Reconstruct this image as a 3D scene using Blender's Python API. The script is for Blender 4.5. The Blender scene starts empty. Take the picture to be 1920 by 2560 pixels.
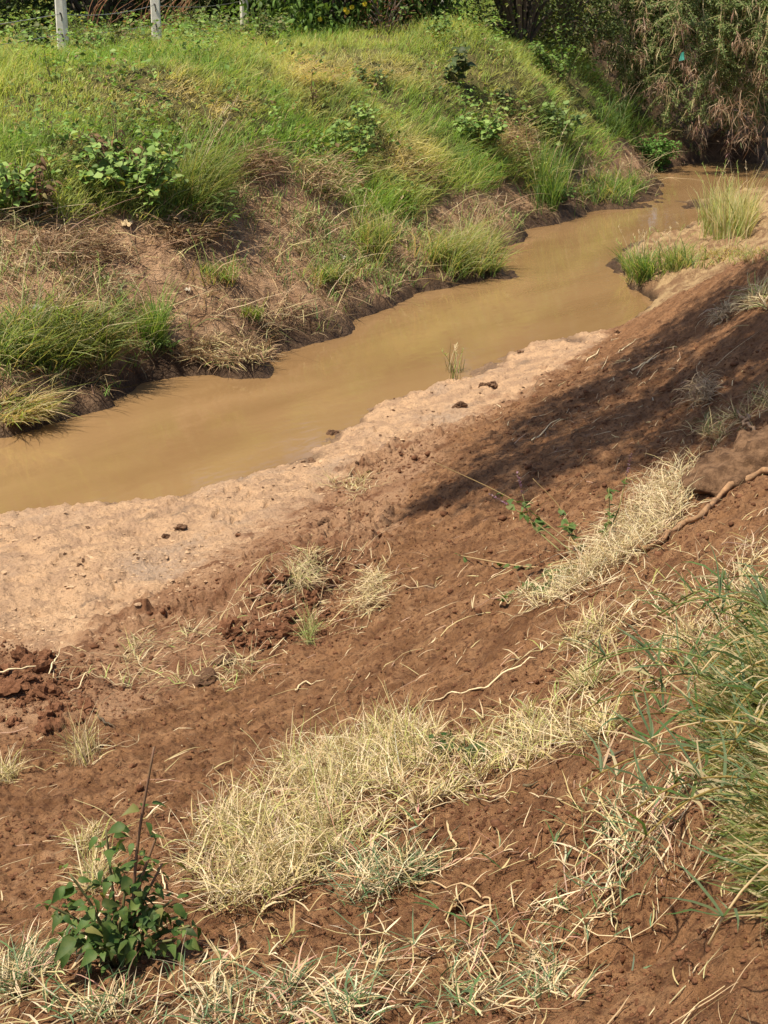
import bpy, math, random
import numpy as np
from mathutils import Vector

SC = bpy.context.scene
COL = SC.collection
rng = np.random.default_rng(7)
random.seed(7)

# ------------------------------------------------------------------ camera, sky, sun
F_PX, W_PX, H_PX = 3850.0, 1920.0, 2560.0
CAM_Z = 3.0
PITCH = math.atan(1380.0 / F_PX)
cam = bpy.data.cameras.new("camera")
cam.sensor_fit = 'VERTICAL'
cam.sensor_height = 24.0
cam.lens = 24.0 * F_PX / H_PX
cam.clip_start, cam.clip_end = 0.05, 2000.0
cam_ob = bpy.data.objects.new("camera", cam)
COL.objects.link(cam_ob)
cam_ob.location = (0, 0, CAM_Z)
cam_ob.rotation_euler = (math.pi / 2 - PITCH, 0, 0)
SC.camera = cam_ob

SUN_EL, SUN_AZ = math.radians(67), math.atan2(-0.85, -0.38)     # azimuth from +Y towards +X
TO_SUN = Vector((math.cos(SUN_EL) * math.sin(SUN_AZ), math.cos(SUN_EL) * math.cos(SUN_AZ), math.sin(SUN_EL)))
world = bpy.data.worlds.new("World")
SC.world = world
world.use_nodes = True
wn = world.node_tree
bg = wn.nodes["Background"]
sky = wn.nodes.new("ShaderNodeTexSky")
sky.sky_type = 'NISHITA'
sky.sun_disc = False
sky.sun_elevation = SUN_EL
sky.sun_rotation = SUN_AZ
sky.dust_density = 2.0
wn.links.new(sky.outputs[0], bg.inputs[0])
bg.inputs[1].default_value = 0.095
sun = bpy.data.lights.new("sun", 'SUN')
sun.energy = 4.9
sun.angle = math.radians(0.53)
sun.color = (1.0, 0.91, 0.74)
sun_ob = bpy.data.objects.new("sun", sun)
COL.objects.link(sun_ob)
sun_ob.location = (-6, 4, 20)
sun_ob.rotation_euler = TO_SUN.to_track_quat('Z', 'Y').to_euler()
SC.view_settings.view_transform = 'Standard'
SC.view_settings.look = 'None'
SC.view_settings.exposure = 0.57
SC.view_settings.gamma = 1.0
SC.render.film_transparent = False

# ------------------------------------------------------------------ camera geometry used to lay out the plan
CP, SP = math.cos(PITCH), math.sin(PITCH)

def ray(px, py):
    x = (np.asarray(px, float) - 960) / F_PX
    u = -(np.asarray(py, float) - 1280) / F_PX
    return x, CP + u * SP, -SP + u * CP

def at_z(px, py, z):
    x, y, w = ray(px, py)
    t = (z - CAM_Z) / w
    return x * t, y * t

def proj(X, Y, Z):
    dz = Z - CAM_Z
    d = Y * CP - dz * SP
    u = Y * SP + dz * CP
    d = np.where(np.abs(d) < 1e-4, 1e-4, d)
    px, py = 960 + F_PX * X / d, 1280 - F_PX * u / d
    bad = d < 0.05
    return np.where(bad, 960 + X * 2000, px), np.where(bad, 4000.0, py)

# ------------------------------------------------------------------ noise
def _hash(ix, iy, s):
    h = (ix.astype(np.int64) * 374761393 + iy.astype(np.int64) * 668265263 + s * 974634777) & 0xFFFFFFFF
    h = ((h ^ (h >> 13)) * 1274126177) & 0xFFFFFFFF
    h = ((h ^ (h >> 16)) * 2246822519) & 0xFFFFFFFF
    return ((h ^ (h >> 15)) & 0xFFFFFF) / float(0xFFFFFF)

def vnoise(x, y, s=0):
    x, y = np.asarray(x, float), np.asarray(y, float)
    ix, iy = np.floor(x), np.floor(y)
    fx, fy = x - ix, y - iy
    fx, fy = fx * fx * fx * (fx * (fx * 6 - 15) + 10), fy * fy * fy * (fy * (fy * 6 - 15) + 10)
    a, b = _hash(ix, iy, s), _hash(ix + 1, iy, s)
    c, d = _hash(ix, iy + 1, s), _hash(ix + 1, iy + 1, s)
    return (a + (b - a) * fx) * (1 - fy) + (c + (d - c) * fx) * fy - 0.5

def fbm(x, y, s=0, o=4, g=0.5):
    r, a, k = 0, 1.0, 1.0
    for i in range(o):
        r = r + a * vnoise(x * k + 17.3 * i, y * k - 9.1 * i, s + i)
        a *= g
        k *= 2.03
    return r

def sstep(a, b, x):
    t = np.clip((x - a) / (b - a), 0, 1)
    return t * t * (3 - 2 * t)

def in_poly(px, py, poly):
    px, py = np.asarray(px, float), np.asarray(py, float)
    r = np.zeros(px.shape, bool)
    n = len(poly)
    for i in range(n):
        x0, y0 = poly[i]
        x1, y1 = poly[(i + 1) % n]
        if y0 == y1:
            continue
        c = ((y0 > py) != (y1 > py)) & (px < (x1 - x0) * (py - y0) / (y1 - y0) + x0)
        r ^= c
    return r

# ------------------------------------------------------------------ terrain from surveyed points
NEAR_SHORE = [(0, 1296), (150, 1279), (347, 1261), (463, 1250), (544, 1227), (648, 1198), (741, 1163), (799, 1140),
              (833, 1088), (972, 1007), (1111, 966), (1227, 914), (1308, 874), (1447, 843), (1540, 836)]
PROM_SHORE = [(1640, 752), (1595, 700), (1545, 655), (1590, 612), (1690, 598), (1735, 566), (1745, 520), (1820, 492), (1920, 478)]
FAR_SHORE = [(0, 1076), (116, 1065), (231, 1001), (336, 960), (463, 937), (567, 926), (660, 920), (694, 885), (880, 810),
             (1041, 735), (1157, 708), (1261, 694), (1273, 613), (1307, 579), (1458, 538), (1550, 521), (1666, 463),
             (1690, 417), (1680, 392), (1760, 388), (1850, 392), (1920, 398)]
MID = [(-300, 1225), (0, 1190), (300, 1110), (600, 1060), (800, 990), (1000, 880), (1200, 800), (1400, 690), (1560, 590), (1700, 500), (1800, 440), (1920, 435)]
SURVEY = [
    # sand strip and terrace on the near side
    (100, 1400, .08), (400, 1350, .08), (700, 1250, .08), (1000, 1080, .07), (1300, 930, .05), (1460, 868, .05),
    (150, 1550, .15), (0, 1480, .12), (550, 1420, .14), (850, 1250, .15), (1050, 1120, .14), (1300, 1000, .17), (1530, 862, .12),
    (300, 1620, .22), (0, 1700, .25), (600, 1560, .26), (700, 1450, .27), (800, 1380, .26),
    (0, 1880, .36), (500, 1740, .33), (800, 1630, .34), (920, 1500, .33), (1020, 1300, .30),
    # soil slope
    (0, 2200, .76), (0, 2560, 1.08), (500, 2560, 1.2), (960, 2560, 1.28), (1400, 2560, 1.30), (500, 2100, .85),
    (960, 2100, .97), (960, 1800, .64), (500, 1900, .55), (1000, 1550, .45), (1300, 1500, .76), (1300, 1800, .93),
    (1500, 1500, .98), (1400, 1200, .60), (1200, 1200, .42), (1600, 1000, .60), (1450, 1000, .42), (1700, 1150, .82), (1850, 1000, .92),
    (1900, 1400, 1.28), (1700, 1400, 1.10), (1850, 1700, 1.50), (1500, 1900, 1.15), (1500, 2200, 1.24), (1600, 2450, 1.22),
    (1800, 1950, 1.56), (1900, 2150, 1.62), (1780, 2480, 1.30), (1700, 1700, 1.30), (1700, 2050, 1.36),
    # crest that hides the foot of the slope
    (1920, 655, .99), (1750, 725, .56), (1650, 775, .22), (1700, 850, .52), (1900, 800, 1.02), (1800, 850, .80),
    # promontory
    (1850, 600, .42), (1700, 690, .22), (1620, 680, .10), (1640, 640, .14), (1820, 545, .22), (1900, 540, .40), (1740, 620, .18),
    # far bank
    (0, 1055, .10), (0, 900, .38), (0, 700, .75), (0, 560, 1.08), (0, 400, 1.5), (0, 250, 1.86), (0, 130, 2.03),
    (250, 960, .16), (250, 800, .50), (250, 620, .86), (300, 500, 1.15), (300, 330, 1.62), (300, 220, 1.9), (300, 130, 2.08),
    (600, 900, .10), (600, 800, .27), (600, 640, .62), (600, 500, .95), (600, 330, 1.5), (600, 190, 1.92), (600, 110, 2.08),
    (850, 790, .10), (850, 650, .40), (850, 480, .78), (850, 330, 1.28), (850, 215, 1.68), (850, 175, 1.86), (900, 110, 2.02),
    (1100, 670, .14), (1100, 560, .34), (1100, 430, .75), (1100, 300, 1.22), (1100, 190, 1.66), (1100, 120, 1.95),
    (1400, 515, .14), (1400, 430, .42), (1400, 330, .88), (1380, 230, 1.4), (1300, 130, 1.85), (1280, 560, .15),
    (1600, 440, .16), (1560, 360, .40), (1540, 290, .80), (1480, 210, 1.35),
    (1760, 370, .16), (1860, 372, .16), (1700, 330, .45), (1800, 320, .5), (1900, 320, .5),
]
EXTRA = [  # plan points (X, Y, z) outside the frame
    (0, 0, 1.42), (0, 1.2, 1.36), (-1.5, .5, 1.25), (-3, 2, .8), (-4, 4, .35), (-6, 6, .15), (-5, 0, .9), (-7, 3, .35),
    (1.6, .6, 1.62), (2.5, 2.5, 1.95), (2.8, 5, 1.85), (3.4, 7.5, 1.75), (4.2, 10, 1.5), (5.2, 12.5, 1.25), (6.5, 15, 1.0),
    (0, -3, 1.7), (4, -2, 2.1), (6, 6, 2.2), (9, 12, 2.2), (8, 17.5, .6), (12, 18, .8), (13, 12, 2.3),
    (8, 21, -.3), (8, 24, -.3), (13, 22, -.3), (13, 25, -.2), (9, 27.5, .5), (14, 29, .8), (9, 31, 1.8), (5, 31, 1.6), (2, 29, 1.7),
    (-4, 8.4, -.25), (-8, 7, -.25), (-12, 4, -.25), (-4, 11.4, .6), (-7, 9.5, .6), (-8, 12, 1.7), (-12, 8, .8), (-12, 12, 1.8),
    (-8, 18, 2.05), (-16, 14, 2.1), (-6, 28, 2.1), (0, 30, 2.05), (-14, 30, 2.2), (8, 40, 2.2), (0, 45, 2.1), (-10, 50, 2.2), (16, 50, 2.3), (16, 36, 2.2),
    (-20, 60, 2.2), (20, 70, 2.3), (0, 80, 2.2), (30, 30, 2.2), (-30, 30, 2.2), (20, 20, .6), (25, 10, 2.4), (-25, 4, 1.0), (10, -8, 2.2), (-10, -8, 1.4),
]
ctl = []
for pts, z in ((NEAR_SHORE, 0.0), (PROM_SHORE, 0.0), (FAR_SHORE, 0.0), (MID, -0.22)):
    for (a, b) in pts:
        x, y = at_z(a, b, z)
        ctl.append((x, y, z))
for (a, b, z) in SURVEY:
    x, y = at_z(a, b, z)
    if y > 11 and z > 1.0:
        z -= .17 * min(1, (z - 1.0) / .5)      # what shows there is the grass, the soil lies a hand lower
    ctl.append((x, y, z))
ctl += EXTRA
ctl += [(x, y, z) for x in (-9, -7, -5, -3, -1.2) for (y, z) in ((20.5, 1.93), (22.5, 1.95), (25, 1.97), (28, 2.0), (32, 2.05))]
ctl += [(.6, 24, 1.80), (.6, 26.5, 1.93), (.6, 30, 2.02), (2.2, 25.5, 1.72), (2.2, 28, 1.9), (3.4, 27, 1.45), (4, 29.5, 1.6), (2, 33, 2.05), (4.5, 33, 2.0)]
ctl = np.array(ctl, float)

def _u(r2):
    return np.where(r2 > 1e-12, 0.5 * r2 * np.log(np.maximum(r2, 1e-12)), 0.0)

n = len(ctl)
D2 = ((ctl[:, None, :2] - ctl[None, :, :2]) ** 2).sum(-1)
A = np.zeros((n + 3, n + 3))
A[:n, :n] = _u(D2) + np.eye(n) * 0.02
A[:n, n] = 1
A[:n, n + 1:] = ctl[:, :2]
A[n:, :n] = A[:n, n:].T
TPS = np.linalg.solve(A, np.concatenate([ctl[:, 2], np.zeros(3)]))

def tps(X, Y):
    X, Y = np.asarray(X, float), np.asarray(Y, float)
    out = np.zeros(X.size)
    xf, yf = X.ravel(), Y.ravel()
    for i in range(0, xf.size, 40000):
        s = slice(i, i + 40000)
        r2 = (xf[s, None] - ctl[None, :, 0]) ** 2 + (yf[s, None] - ctl[None, :, 1]) ** 2
        out[s] = _u(r2) @ TPS[:n] + TPS[n] + TPS[n + 1] * xf[s] + TPS[n + 2] * yf[s]
    return out.reshape(X.shape)

RIV = (0.665, 0.747)                       # direction of the river in plan
SAND_POLY = [(-600, 1400)] + [(-300, 1330)] + [(a, b - 30) for a, b in NEAR_SHORE] + [(1540, 838), (1528, 850), (1470, 892), (1300, 992), (1190, 1045), (1060, 1100),
             (900, 1175), (830, 1235), (700, 1325), (560, 1425), (420, 1500), (300, 1570), (150, 1630), (0, 1600), (-600, 1700)]
SLOPE_TOE = np.array([(-600, 1960), (0, 1875), (500, 1735), (800, 1620), (920, 1500), (1000, 1330), (1060, 1180), (1300, 1000), (1530, 850), (1700, 740), (2300, 500)], float)
MIDL = np.array([(-900, 1290)] + MID + [(2600, 420)], float)

def is_far(px, py):
    return py < np.interp(px, MIDL[:, 0], MIDL[:, 1])

def masks(X, Y, Z):
    """sand, slope (raked soil), far bank, promontory weights at plan points"""
    px, py = proj(X, Y, Z)
    wob = 38 * fbm(X * 2.2, Y * 2.2, 31, 4)
    pxn, pyn = px + wob, py + 0.7 * wob * np.clip(7 / np.maximum(Y, 1), .3, 1.2)
    far = is_far(px, py) & (Y > 4)
    prom = (~far) & (Y > 13.0) & (px > 1350)
    sand = in_poly(pxn, pyn, SAND_POLY) & ~far & ~prom & (Y > 3.5)
    slope = (pyn > np.interp(pxn, SLOPE_TOE[:, 0], SLOPE_TOE[:, 1])) & ~far & ~prom | (Y < 3)
    return sand, slope, far, prom, px, py

def blur(m, r):
    for ax in (0, 1):
        p = np.concatenate([np.repeat(np.take(m, [0], ax), r + 1, ax), m, np.repeat(np.take(m, [-1], ax), r, ax)], ax).cumsum(ax)
        n2 = m.shape[ax]
        m = (np.take(p, range(2 * r + 1, 2 * r + 1 + n2), ax) - np.take(p, range(0, n2), ax)) / (2 * r + 1)
    return m

def micro(X, Y, h):
    sand, slope, far, prom, px, py = masks(X, Y, h)
    a, c = X * RIV[0] + Y * RIV[1], -X * RIV[1] + Y * RIV[0]
    coarse = fbm(X * 1.3, Y * 1.3, 3, 3)
    lumps = fbm(X * 9, Y * 9, 5, 4, .55)
    clod = np.maximum(fbm(X * 14, Y * 14, 11, 3, .6) - .02, 0)
    rake = fbm(a * 2.2, c * 11, 21, 4, .6)
    grain = fbm(X * 38, Y * 38, 41, 2, .6)
    ter = ~slope & ~sand & ~far & ~prom
    soft = lambda m: blur(m.astype(float), 15) if m.ndim == 2 else m.astype(float)
    d = soft(slope) * (0.030 * coarse + 0.018 * rake + 0.032 * clod + 0.020 * grain)
    blot = sstep(-.1, .25, fbm(X * 1.1, Y * 1.1, 61, 3))
    d = d + soft(ter) * (0.05 * coarse + (0.02 + .025 * blot) * lumps + (.025 + 0.07 * blot) * clod + .010 * grain)
    crack = np.abs(fbm(a * 2.0, c * 3.4, 71, 3, .5))
    d = d + soft(sand) * (0.035 * coarse + 0.026 * lumps - 0.022 * (1 - sstep(0, .05, crack)) + .022 * clod + .012 * grain)
    d = d + soft(far) * ((0.16 - .09 * sstep(1.2, 1.7, h)) * coarse * .8 + 0.05 * lumps + .03 * clod)
    d = d + soft(prom) * (0.08 * coarse + 0.06 * lumps + .03 * clod)
    amp = sstep(-.12, .06, h)
    d = d * (0.25 + .75 * amp)
    # a crumbly little step at the water's edge
    edge = 0.045 * sstep(-.01, .03, h + .06 * fbm(X * 3, Y * 3, 81, 4, .6))
    edge = np.where(far, edge * .9, edge)
    return d + edge, sand, slope, far, prom

EDGE_AZ = np.concatenate([np.linspace(-180, -22, 50), np.linspace(-21, -16, 24), np.linspace(-15.9, 15.9, 620), np.linspace(16, 21, 24), np.linspace(22, 180, 50)])
AZ = np.radians(EDGE_AZ)
RR = np.concatenate([np.exp(np.linspace(math.log(0.7), math.log(2.0), 60, endpoint=False)),
                     np.exp(np.linspace(math.log(2.0), math.log(40.0), 900, endpoint=False)), np.exp(np.linspace(math.log(40), math.log(900), 40))])
GA, GR = np.meshgrid(AZ, RR)
GX, GY = GR * np.sin(GA), GR * np.cos(GA)
gx, gy = np.clip(GX, -60, 60), np.clip(GY, -30, 90)
H0 = np.clip(tps(gx, gy), -0.6, 3.0)
MD, M_SAND, M_SLOPE, M_FAR, M_PROM = micro(GX, GY, H0)
# the dug pit with its rim of clods on the terrace, and the scraped hollow at the left edge
def bump_at(px, py, z, r, amp, HH):
    x, y = at_z(px, py, z)
    q = ((GX - x) ** 2 + (GY - y) ** 2) / (r * r)
    return HH + amp * np.exp(-q)
HB = bump_at(800, 1475, .28, .42, .13, H0)
HB = bump_at(860, 1505, .30, .20, -.14, HB)
HB = bump_at(700, 1530, .28, .22, .07, HB)
HB = bump_at(640, 1600, .28, .2, .05, HB)
HB = bump_at(60, 1700, .26, .35, .05, HB)
HB = bump_at(10, 1650, .22, .22, -.10, HB)
HB = bump_at(240, 1440, .1, .25, .05, HB)
GZ = HB + MD

LR = np.log(RR)
def hgt(X, Y):
    """height of the finished ground (bilinear on the polar survey)"""
    X, Y = np.asarray(X, float), np.asarray(Y, float)
    r = np.clip(np.hypot(X, Y), RR[0] * 1.001, RR[-1] * .999)
    a = np.clip(np.arctan2(X, Y), AZ[0] + 1e-6, AZ[-1] - 1e-6)
    i = np.clip(np.searchsorted(AZ, a) - 1, 0, len(AZ) - 2)
    j = np.clip(np.searchsorted(RR, r) - 1, 0, len(RR) - 2)
    u = (a - AZ[i]) / (AZ[i + 1] - AZ[i])
    v = (r - RR[j]) / (RR[j + 1] - RR[j])
    return (GZ[j, i] * (1 - u) + GZ[j, i + 1] * u) * (1 - v) + (GZ[j + 1, i] * (1 - u) + GZ[j + 1, i + 1] * u) * v

def normal_at(X, Y, e=0.12):
    gxx = (hgt(X + e, Y) - hgt(X - e, Y)) / (2 * e)
    gyy = (hgt(X, Y + e) - hgt(X, Y - e)) / (2 * e)
    N = np.stack([-gxx, -gyy, np.ones_like(gxx)], -1)
    return N / np.linalg.norm(N, axis=-1, keepdims=True)

def hit(px, py, far=None):
    """where the sight line through a picture point meets the ground"""
    x, y, w = ray(px, py)
    t = np.exp(np.linspace(math.log(1.2), math.log(60), 3000))
    if far:
        t = t[t > far]
    d = CAM_Z + w * t - np.maximum(hgt(x * t, y * t), 0 if far is None else -9)
    k = np.argmax(d < 0)
    if not (d < 0).any():
        k = len(t) - 1
    return np.array([x * t[k], y * t[k], float(hgt(x * t[k], y * t[k]))])

# ------------------------------------------------------------------ mesh helpers
class Acc:
    """collects vertices, quads, triangles and colours and links them as one mesh object"""
    def __init__(s):
        s.v, s.q, s.t, s.c, s.n = [], [], [], [], 0
    def add(s, V, Q=None, T=None, C=(.3, .3, .3)):
        V = np.asarray(V, np.float32).reshape(-1, 3)
        if Q is not None and len(Q):
            s.q.append(np.asarray(Q, np.int32).reshape(-1, 4) + s.n)
        if T is not None and len(T):
            s.t.append(np.asarray(T, np.int32).reshape(-1, 3) + s.n)
        C = np.asarray(C, np.float32)
        if C.ndim == 1:
            C = np.broadcast_to(C, (len(V), 3))
        s.v.append(V)
        s.c.append(C)
        s.n += len(V)
    def build(s, name, mat, parent=None, origin=(0, 0, 0), smooth=True):
        V = np.concatenate(s.v) - np.asarray(origin, np.float32)
        C = np.concatenate(s.c)
        Q = np.concatenate(s.q) if s.q else np.zeros((0, 4), np.int32)
        T = np.concatenate(s.t) if s.t else np.zeros((0, 3), np.int32)
        me = bpy.data.meshes.new(name)
        me.vertices.add(len(V))
        me.vertices.foreach_set("co", V.astype(np.float32).ravel())
        me.loops.add(Q.size + T.size)
        me.loops.foreach_set("vertex_index", np.concatenate([Q.ravel(), T.ravel()]).astype(np.int32))
        me.polygons.add(len(Q) + len(T))
        st = np.concatenate([np.arange(len(Q)) * 4, Q.size + np.arange(len(T)) * 3]).astype(np.int32)
        me.polygons.foreach_set("loop_start", st)
        me.polygons.foreach_set("loop_total", np.concatenate([np.full(len(Q), 4), np.full(len(T), 3)]).astype(np.int32))
        me.polygons.foreach_set("use_smooth", np.full(len(Q) + len(T), smooth))
        me.update(calc_edges=True)
        at = me.attributes.new("tint", 'FLOAT_COLOR', 'POINT')
        at.data.foreach_set("color", np.concatenate([C, np.ones((len(C), 1), np.float32)], 1).astype(np.float32).ravel())
        me.materials.append(mat)
        o = bpy.data.objects.new(name, me)
        COL.objects.link(o)
        if parent is None:
            o.location = origin
        else:
            o.parent = parent
        return o

def tag(o, label, cat, group=None, kind=None):
    o["label"] = label
    o["category"] = cat
    if group:
        o["group"] = group
    if kind:
        o["kind"] = kind
    return o

def thing(name, label, cat, loc, group=None):
    o = bpy.data.objects.new(name, None)
    o.empty_display_size = 0.1
    COL.objects.link(o)
    o.location = [float(c) for c in loc]
    return tag(o, label, cat, group)

def unit(v):
    return v / np.maximum(np.linalg.norm(v, axis=-1, keepdims=True), 1e-9)

def jit(c, nn, s=.18, r=None):
    r = r or rng
    c = np.asarray(c, float)
    k = 1 + r.normal(0, s, (nn, 1))
    return np.clip(c[None, :] * k * (1 + r.normal(0, s * .35, (nn, 3))), .004, .9)

def pick(cols, w, nn, s=.18):
    i = rng.choice(len(cols), nn, p=np.array(w) / sum(w))
    return jit([1, 1, 1], nn, s) * np.array(cols)[i]

def blades(acc, P, yaw, L, W, ph0, ph1, C, N=None, tipC=None, seg=3, twist=.6, curl=.75):
    """curved tapering grass blades"""
    nn = len(P)
    P = np.asarray(P, float)
    bc = lambda a: np.broadcast_to(np.asarray(a, float), (nn,)).copy()
    yaw, L, W, ph0, ph1 = map(bc, (yaw, L, W, ph0, ph1))
    if N is None:
        N = np.tile([0., 0., 1.], (nn, 1))
    h = np.stack([np.sin(yaw), np.cos(yaw), np.zeros(nn)], -1)
    h = unit(h - (h * N).sum(-1, keepdims=True) * N)
    s = np.cross(h, N)
    tw = rng.normal(0, twist, nn)[:, None]
    side = unit(s * np.cos(tw) + N * np.sin(tw) * .7)
    pts = [P]
    cu = rng.normal(0, curl, nn)
    for k in range(seg):
        t = (k + .5) / seg
        ph = (ph0 + (ph1 - ph0) * t + rng.normal(0, .10, nn))[:, None]
        ck = (cu * t)[:, None]
        pts.append(pts[-1] + (N * np.cos(ph) + (h * np.cos(ck) + s * np.sin(ck)) * np.sin(ph)) * (L / seg)[:, None])
    prof = [.75, 1.0, .85, .6, .4][:seg] if seg > 2 else [.9, .8]
    V = np.zeros((nn, 2 * seg + 1, 3))
    for k in range(seg):
        w = (W * prof[k] * .5)[:, None] * side
        V[:, 2 * k] = pts[k] - w
        V[:, 2 * k + 1] = pts[k] + w
    V[:, 2 * seg] = pts[seg]
    base = (np.arange(nn) * (2 * seg + 1))[:, None]
    Q = np.concatenate([base + np.array([[2 * k, 2 * k + 1, 2 * k + 3, 2 * k + 2]]) for k in range(seg - 1)], 0)
    T = base + np.array([[2 * seg - 2, 2 * seg - 1, 2 * seg]])
    C = np.broadcast_to(np.asarray(C, float), (nn, 3))
    CC = np.repeat(C[:, None, :], 2 * seg + 1, 1)
    if tipC is not None:
        tt = np.array([k // 2 / seg for k in range(2 * seg)] + [1.0])[None, :, None] ** 2
        CC = CC * (1 - tt) + np.broadcast_to(np.asarray(tipC, float), (nn, 3))[:, None, :] * tt
    acc.add(V.reshape(-1, 3), Q, T, CC.reshape(-1, 3))
    return pts[seg]

PROF = {
    'ovate': ([0, .12, .38, .7, 1.0], [.04, .62, 1.0, .62, .02]),
    'heart': ([-.12, .1, .38, .72, 1.0], [.35, .95, 1.0, .6, .02]),
    'lance': ([0, .15, .45, .75, 1.0], [.08, .7, 1.0, .6, .02]),
    'weed': ([0, .1, .32, .66, 1.0], [.05, .62, 1.0, .60, .01]),
    'round': ([0, .15, .5, .85, 1.0], [.2, .8, 1.0, .75, .25]),
}

def leaves(acc, P, D, N, L, W, C, shape='ovate', fold=.25, droop=.5):
    """leaf blades: two halves folded on the midrib, drooping towards the tip"""
    nn = len(P)
    P, D, N = np.asarray(P, float), unit(np.asarray(D, float)), np.asarray(N, float)
    S = unit(np.cross(D, N))
    N = unit(np.cross(S, D))
    bc = lambda a: np.broadcast_to(np.asarray(a, float), (nn,))[:, None]
    L, W = bc(L), bc(W)
    fold = bc(fold) * (1 + rng.normal(0, .4, (nn, 1)))
    droop = bc(droop) * (1 + rng.normal(0, .4, (nn, 1)))
    ts, ws = PROF[shape]
    V = np.zeros((nn, 15, 3))
    for k, (t, w) in enumerate(zip(ts, ws)):
        mid = P + D * L * t * (1 - .12 * droop * t) - N * L * droop * t * t * .5
        hw = W * .5 * w
        wav = 1 + rng.normal(0, .12, (nn, 2))
        V[:, 3 * k] = mid - S * hw * wav[:, :1] + N * hw * fold
        V[:, 3 * k + 1] = mid
        V[:, 3 * k + 2] = mid + S * hw * wav[:, 1:] + N * hw * fold
    base = (np.arange(nn) * 15)[:, None]
    Q = np.concatenate([base + np.array([[3 * k + j, 3 * k + j + 1, 3 * k + j + 4, 3 * k + j + 3]]) for k in range(4) for j in range(2)], 0)
    C = np.broadcast_to(np.asarray(C, float), (nn, 3))
    acc.add(V.reshape(-1, 3), Q, None, np.repeat(C, 15, 0))

def leaflets(acc, P, D, N, L, W, C):
    """tiny leaves, one folded pair of faces each"""
    nn = len(P)
    D = unit(np.asarray(D, float))
    S = unit(np.cross(D, N))
    N2 = np.cross(S, D)
    L, W = [np.broadcast_to(np.asarray(a, float), (nn,))[:, None] for a in (L, W)]
    V = np.stack([P, P + D * L * .5 - S * W * .5 + N2 * W * .12, P + D * L - N2 * L * .12, P + D * L * .5 + S * W * .5 + N2 * W * .12], 1)
    base = (np.arange(nn) * 4)[:, None]
    acc.add(V.reshape(-1, 3), None, np.concatenate([base + np.array([[0, 2, 1]]), base + np.array([[0, 3, 2]])], 0),
            np.repeat(np.broadcast_to(np.asarray(C, float), (nn, 3)), 4, 0))

def tube(acc, P, R, C, sides=6, closed=True):
    """tapering tube along a polyline"""
    P = np.asarray(P, float)
    k = len(P)
    R = np.broadcast_to(np.asarray(R, float), (k,))
    T = unit(np.gradient(P, axis=0))
    ref = np.array([.31, .17, .93]) if abs(T[0, 2]) < .8 else np.array([.93, .3, .1])
    S = unit(np.cross(T, ref))
    B = np.cross(T, S)
    a = np.arange(sides) * 2 * math.pi / sides
    V = P[:, None, :] + R[:, None, None] * (S[:, None, :] * np.cos(a)[None, :, None] + B[:, None, :] * np.sin(a)[None, :, None])
    Q = []
    for i in range(k - 1):
        for j in range(sides):
            Q.append((i * sides + j, i * sides + (j + 1) % sides, (i + 1) * sides + (j + 1) % sides, (i + 1) * sides + j))
    V = V.reshape(-1, 3)
    T2 = []
    if closed:
        V = np.concatenate([V, P[:1], P[-1:]])
        for j in range(sides):
            T2.append((k * sides, (j + 1) % sides, j))
            T2.append((k * sides + 1, (k - 1) * sides + j, (k - 1) * sides + (j + 1) % sides))
    C = np.asarray(C, float)
    if C.ndim == 2:
        C = np.concatenate([np.repeat(C, sides, 0)] + ([C[:1], C[-1:]] if closed else []))
    acc.add(V, Q, T2, C)

def spline(pts, m=6):
    """Catmull-Rom through points"""
    P = np.asarray(pts, float)
    P = np.concatenate([2 * P[:1] - P[1:2], P, 2 * P[-1:] - P[-2:-1]])
    out = []
    for i in range(1, len(P) - 2):
        for t in np.linspace(0, 1, m, endpoint=False):
            a, b, c, d = P[i - 1:i + 3]
            out.append(.5 * ((2 * b) + (c - a) * t + (2 * a - 5 * b + 4 * c - d) * t * t + (3 * b - a - 3 * c + d) * t ** 3))
    out.append(P[-2])
    return np.array(out)

# ------------------------------------------------------------------ materials
def new_mat(name):
    m = bpy.data.materials.new(name)
    m.use_nodes = True
    nt = m.node_tree
    return m, nt, nt.nodes["Principled BSDF"], nt.nodes["Material Output"]

def N_(nt, t, **kw):
    nd = nt.nodes.new(t)
    for k, v in kw.items():
        if k.startswith('i_'):
            key = k[2:]
            nd.inputs[int(key) if key.isdigit() else key].default_value = v
        else:
            setattr(nd, k, v)
    return nd

def mixc(nt, fac, a, b, mode='MIX'):
    nd = nt.nodes.new("ShaderNodeMix")
    nd.data_type = 'RGBA'
    nd.blend_type = mode
    for sock, v in ((nd.inputs[0], fac), (nd.inputs[6], a), (nd.inputs[7], b)):
        if isinstance(v, (int, float)):
            sock.default_value = v
        elif isinstance(v, tuple):
            sock.default_value = v + (1,) if len(v) == 3 else v
        else:
            nt.links.new(v, sock)
    return nd.outputs[2]

def ramp(nt, src, a, b):
    nd = N_(nt, "ShaderNodeMapRange", interpolation_type='SMOOTHSTEP')
    nd.inputs[1].default_value, nd.inputs[2].default_value = a, b
    nt.links.new(src, nd.inputs[0])
    return nd.outputs[0]

def noise(nt, vec, scale, detail=4, rough=.55, dist=0):
    nd = N_(nt, "ShaderNodeTexNoise")
    nd.inputs["Scale"].default_value = scale
    nd.inputs["Detail"].default_value = detail
    nd.inputs["Roughness"].default_value = rough
    nd.inputs["Distortion"].default_value = dist
    if vec is not None:
        nt.links.new(vec, nd.inputs["Vector"])
    return nd.outputs[0]

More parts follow.
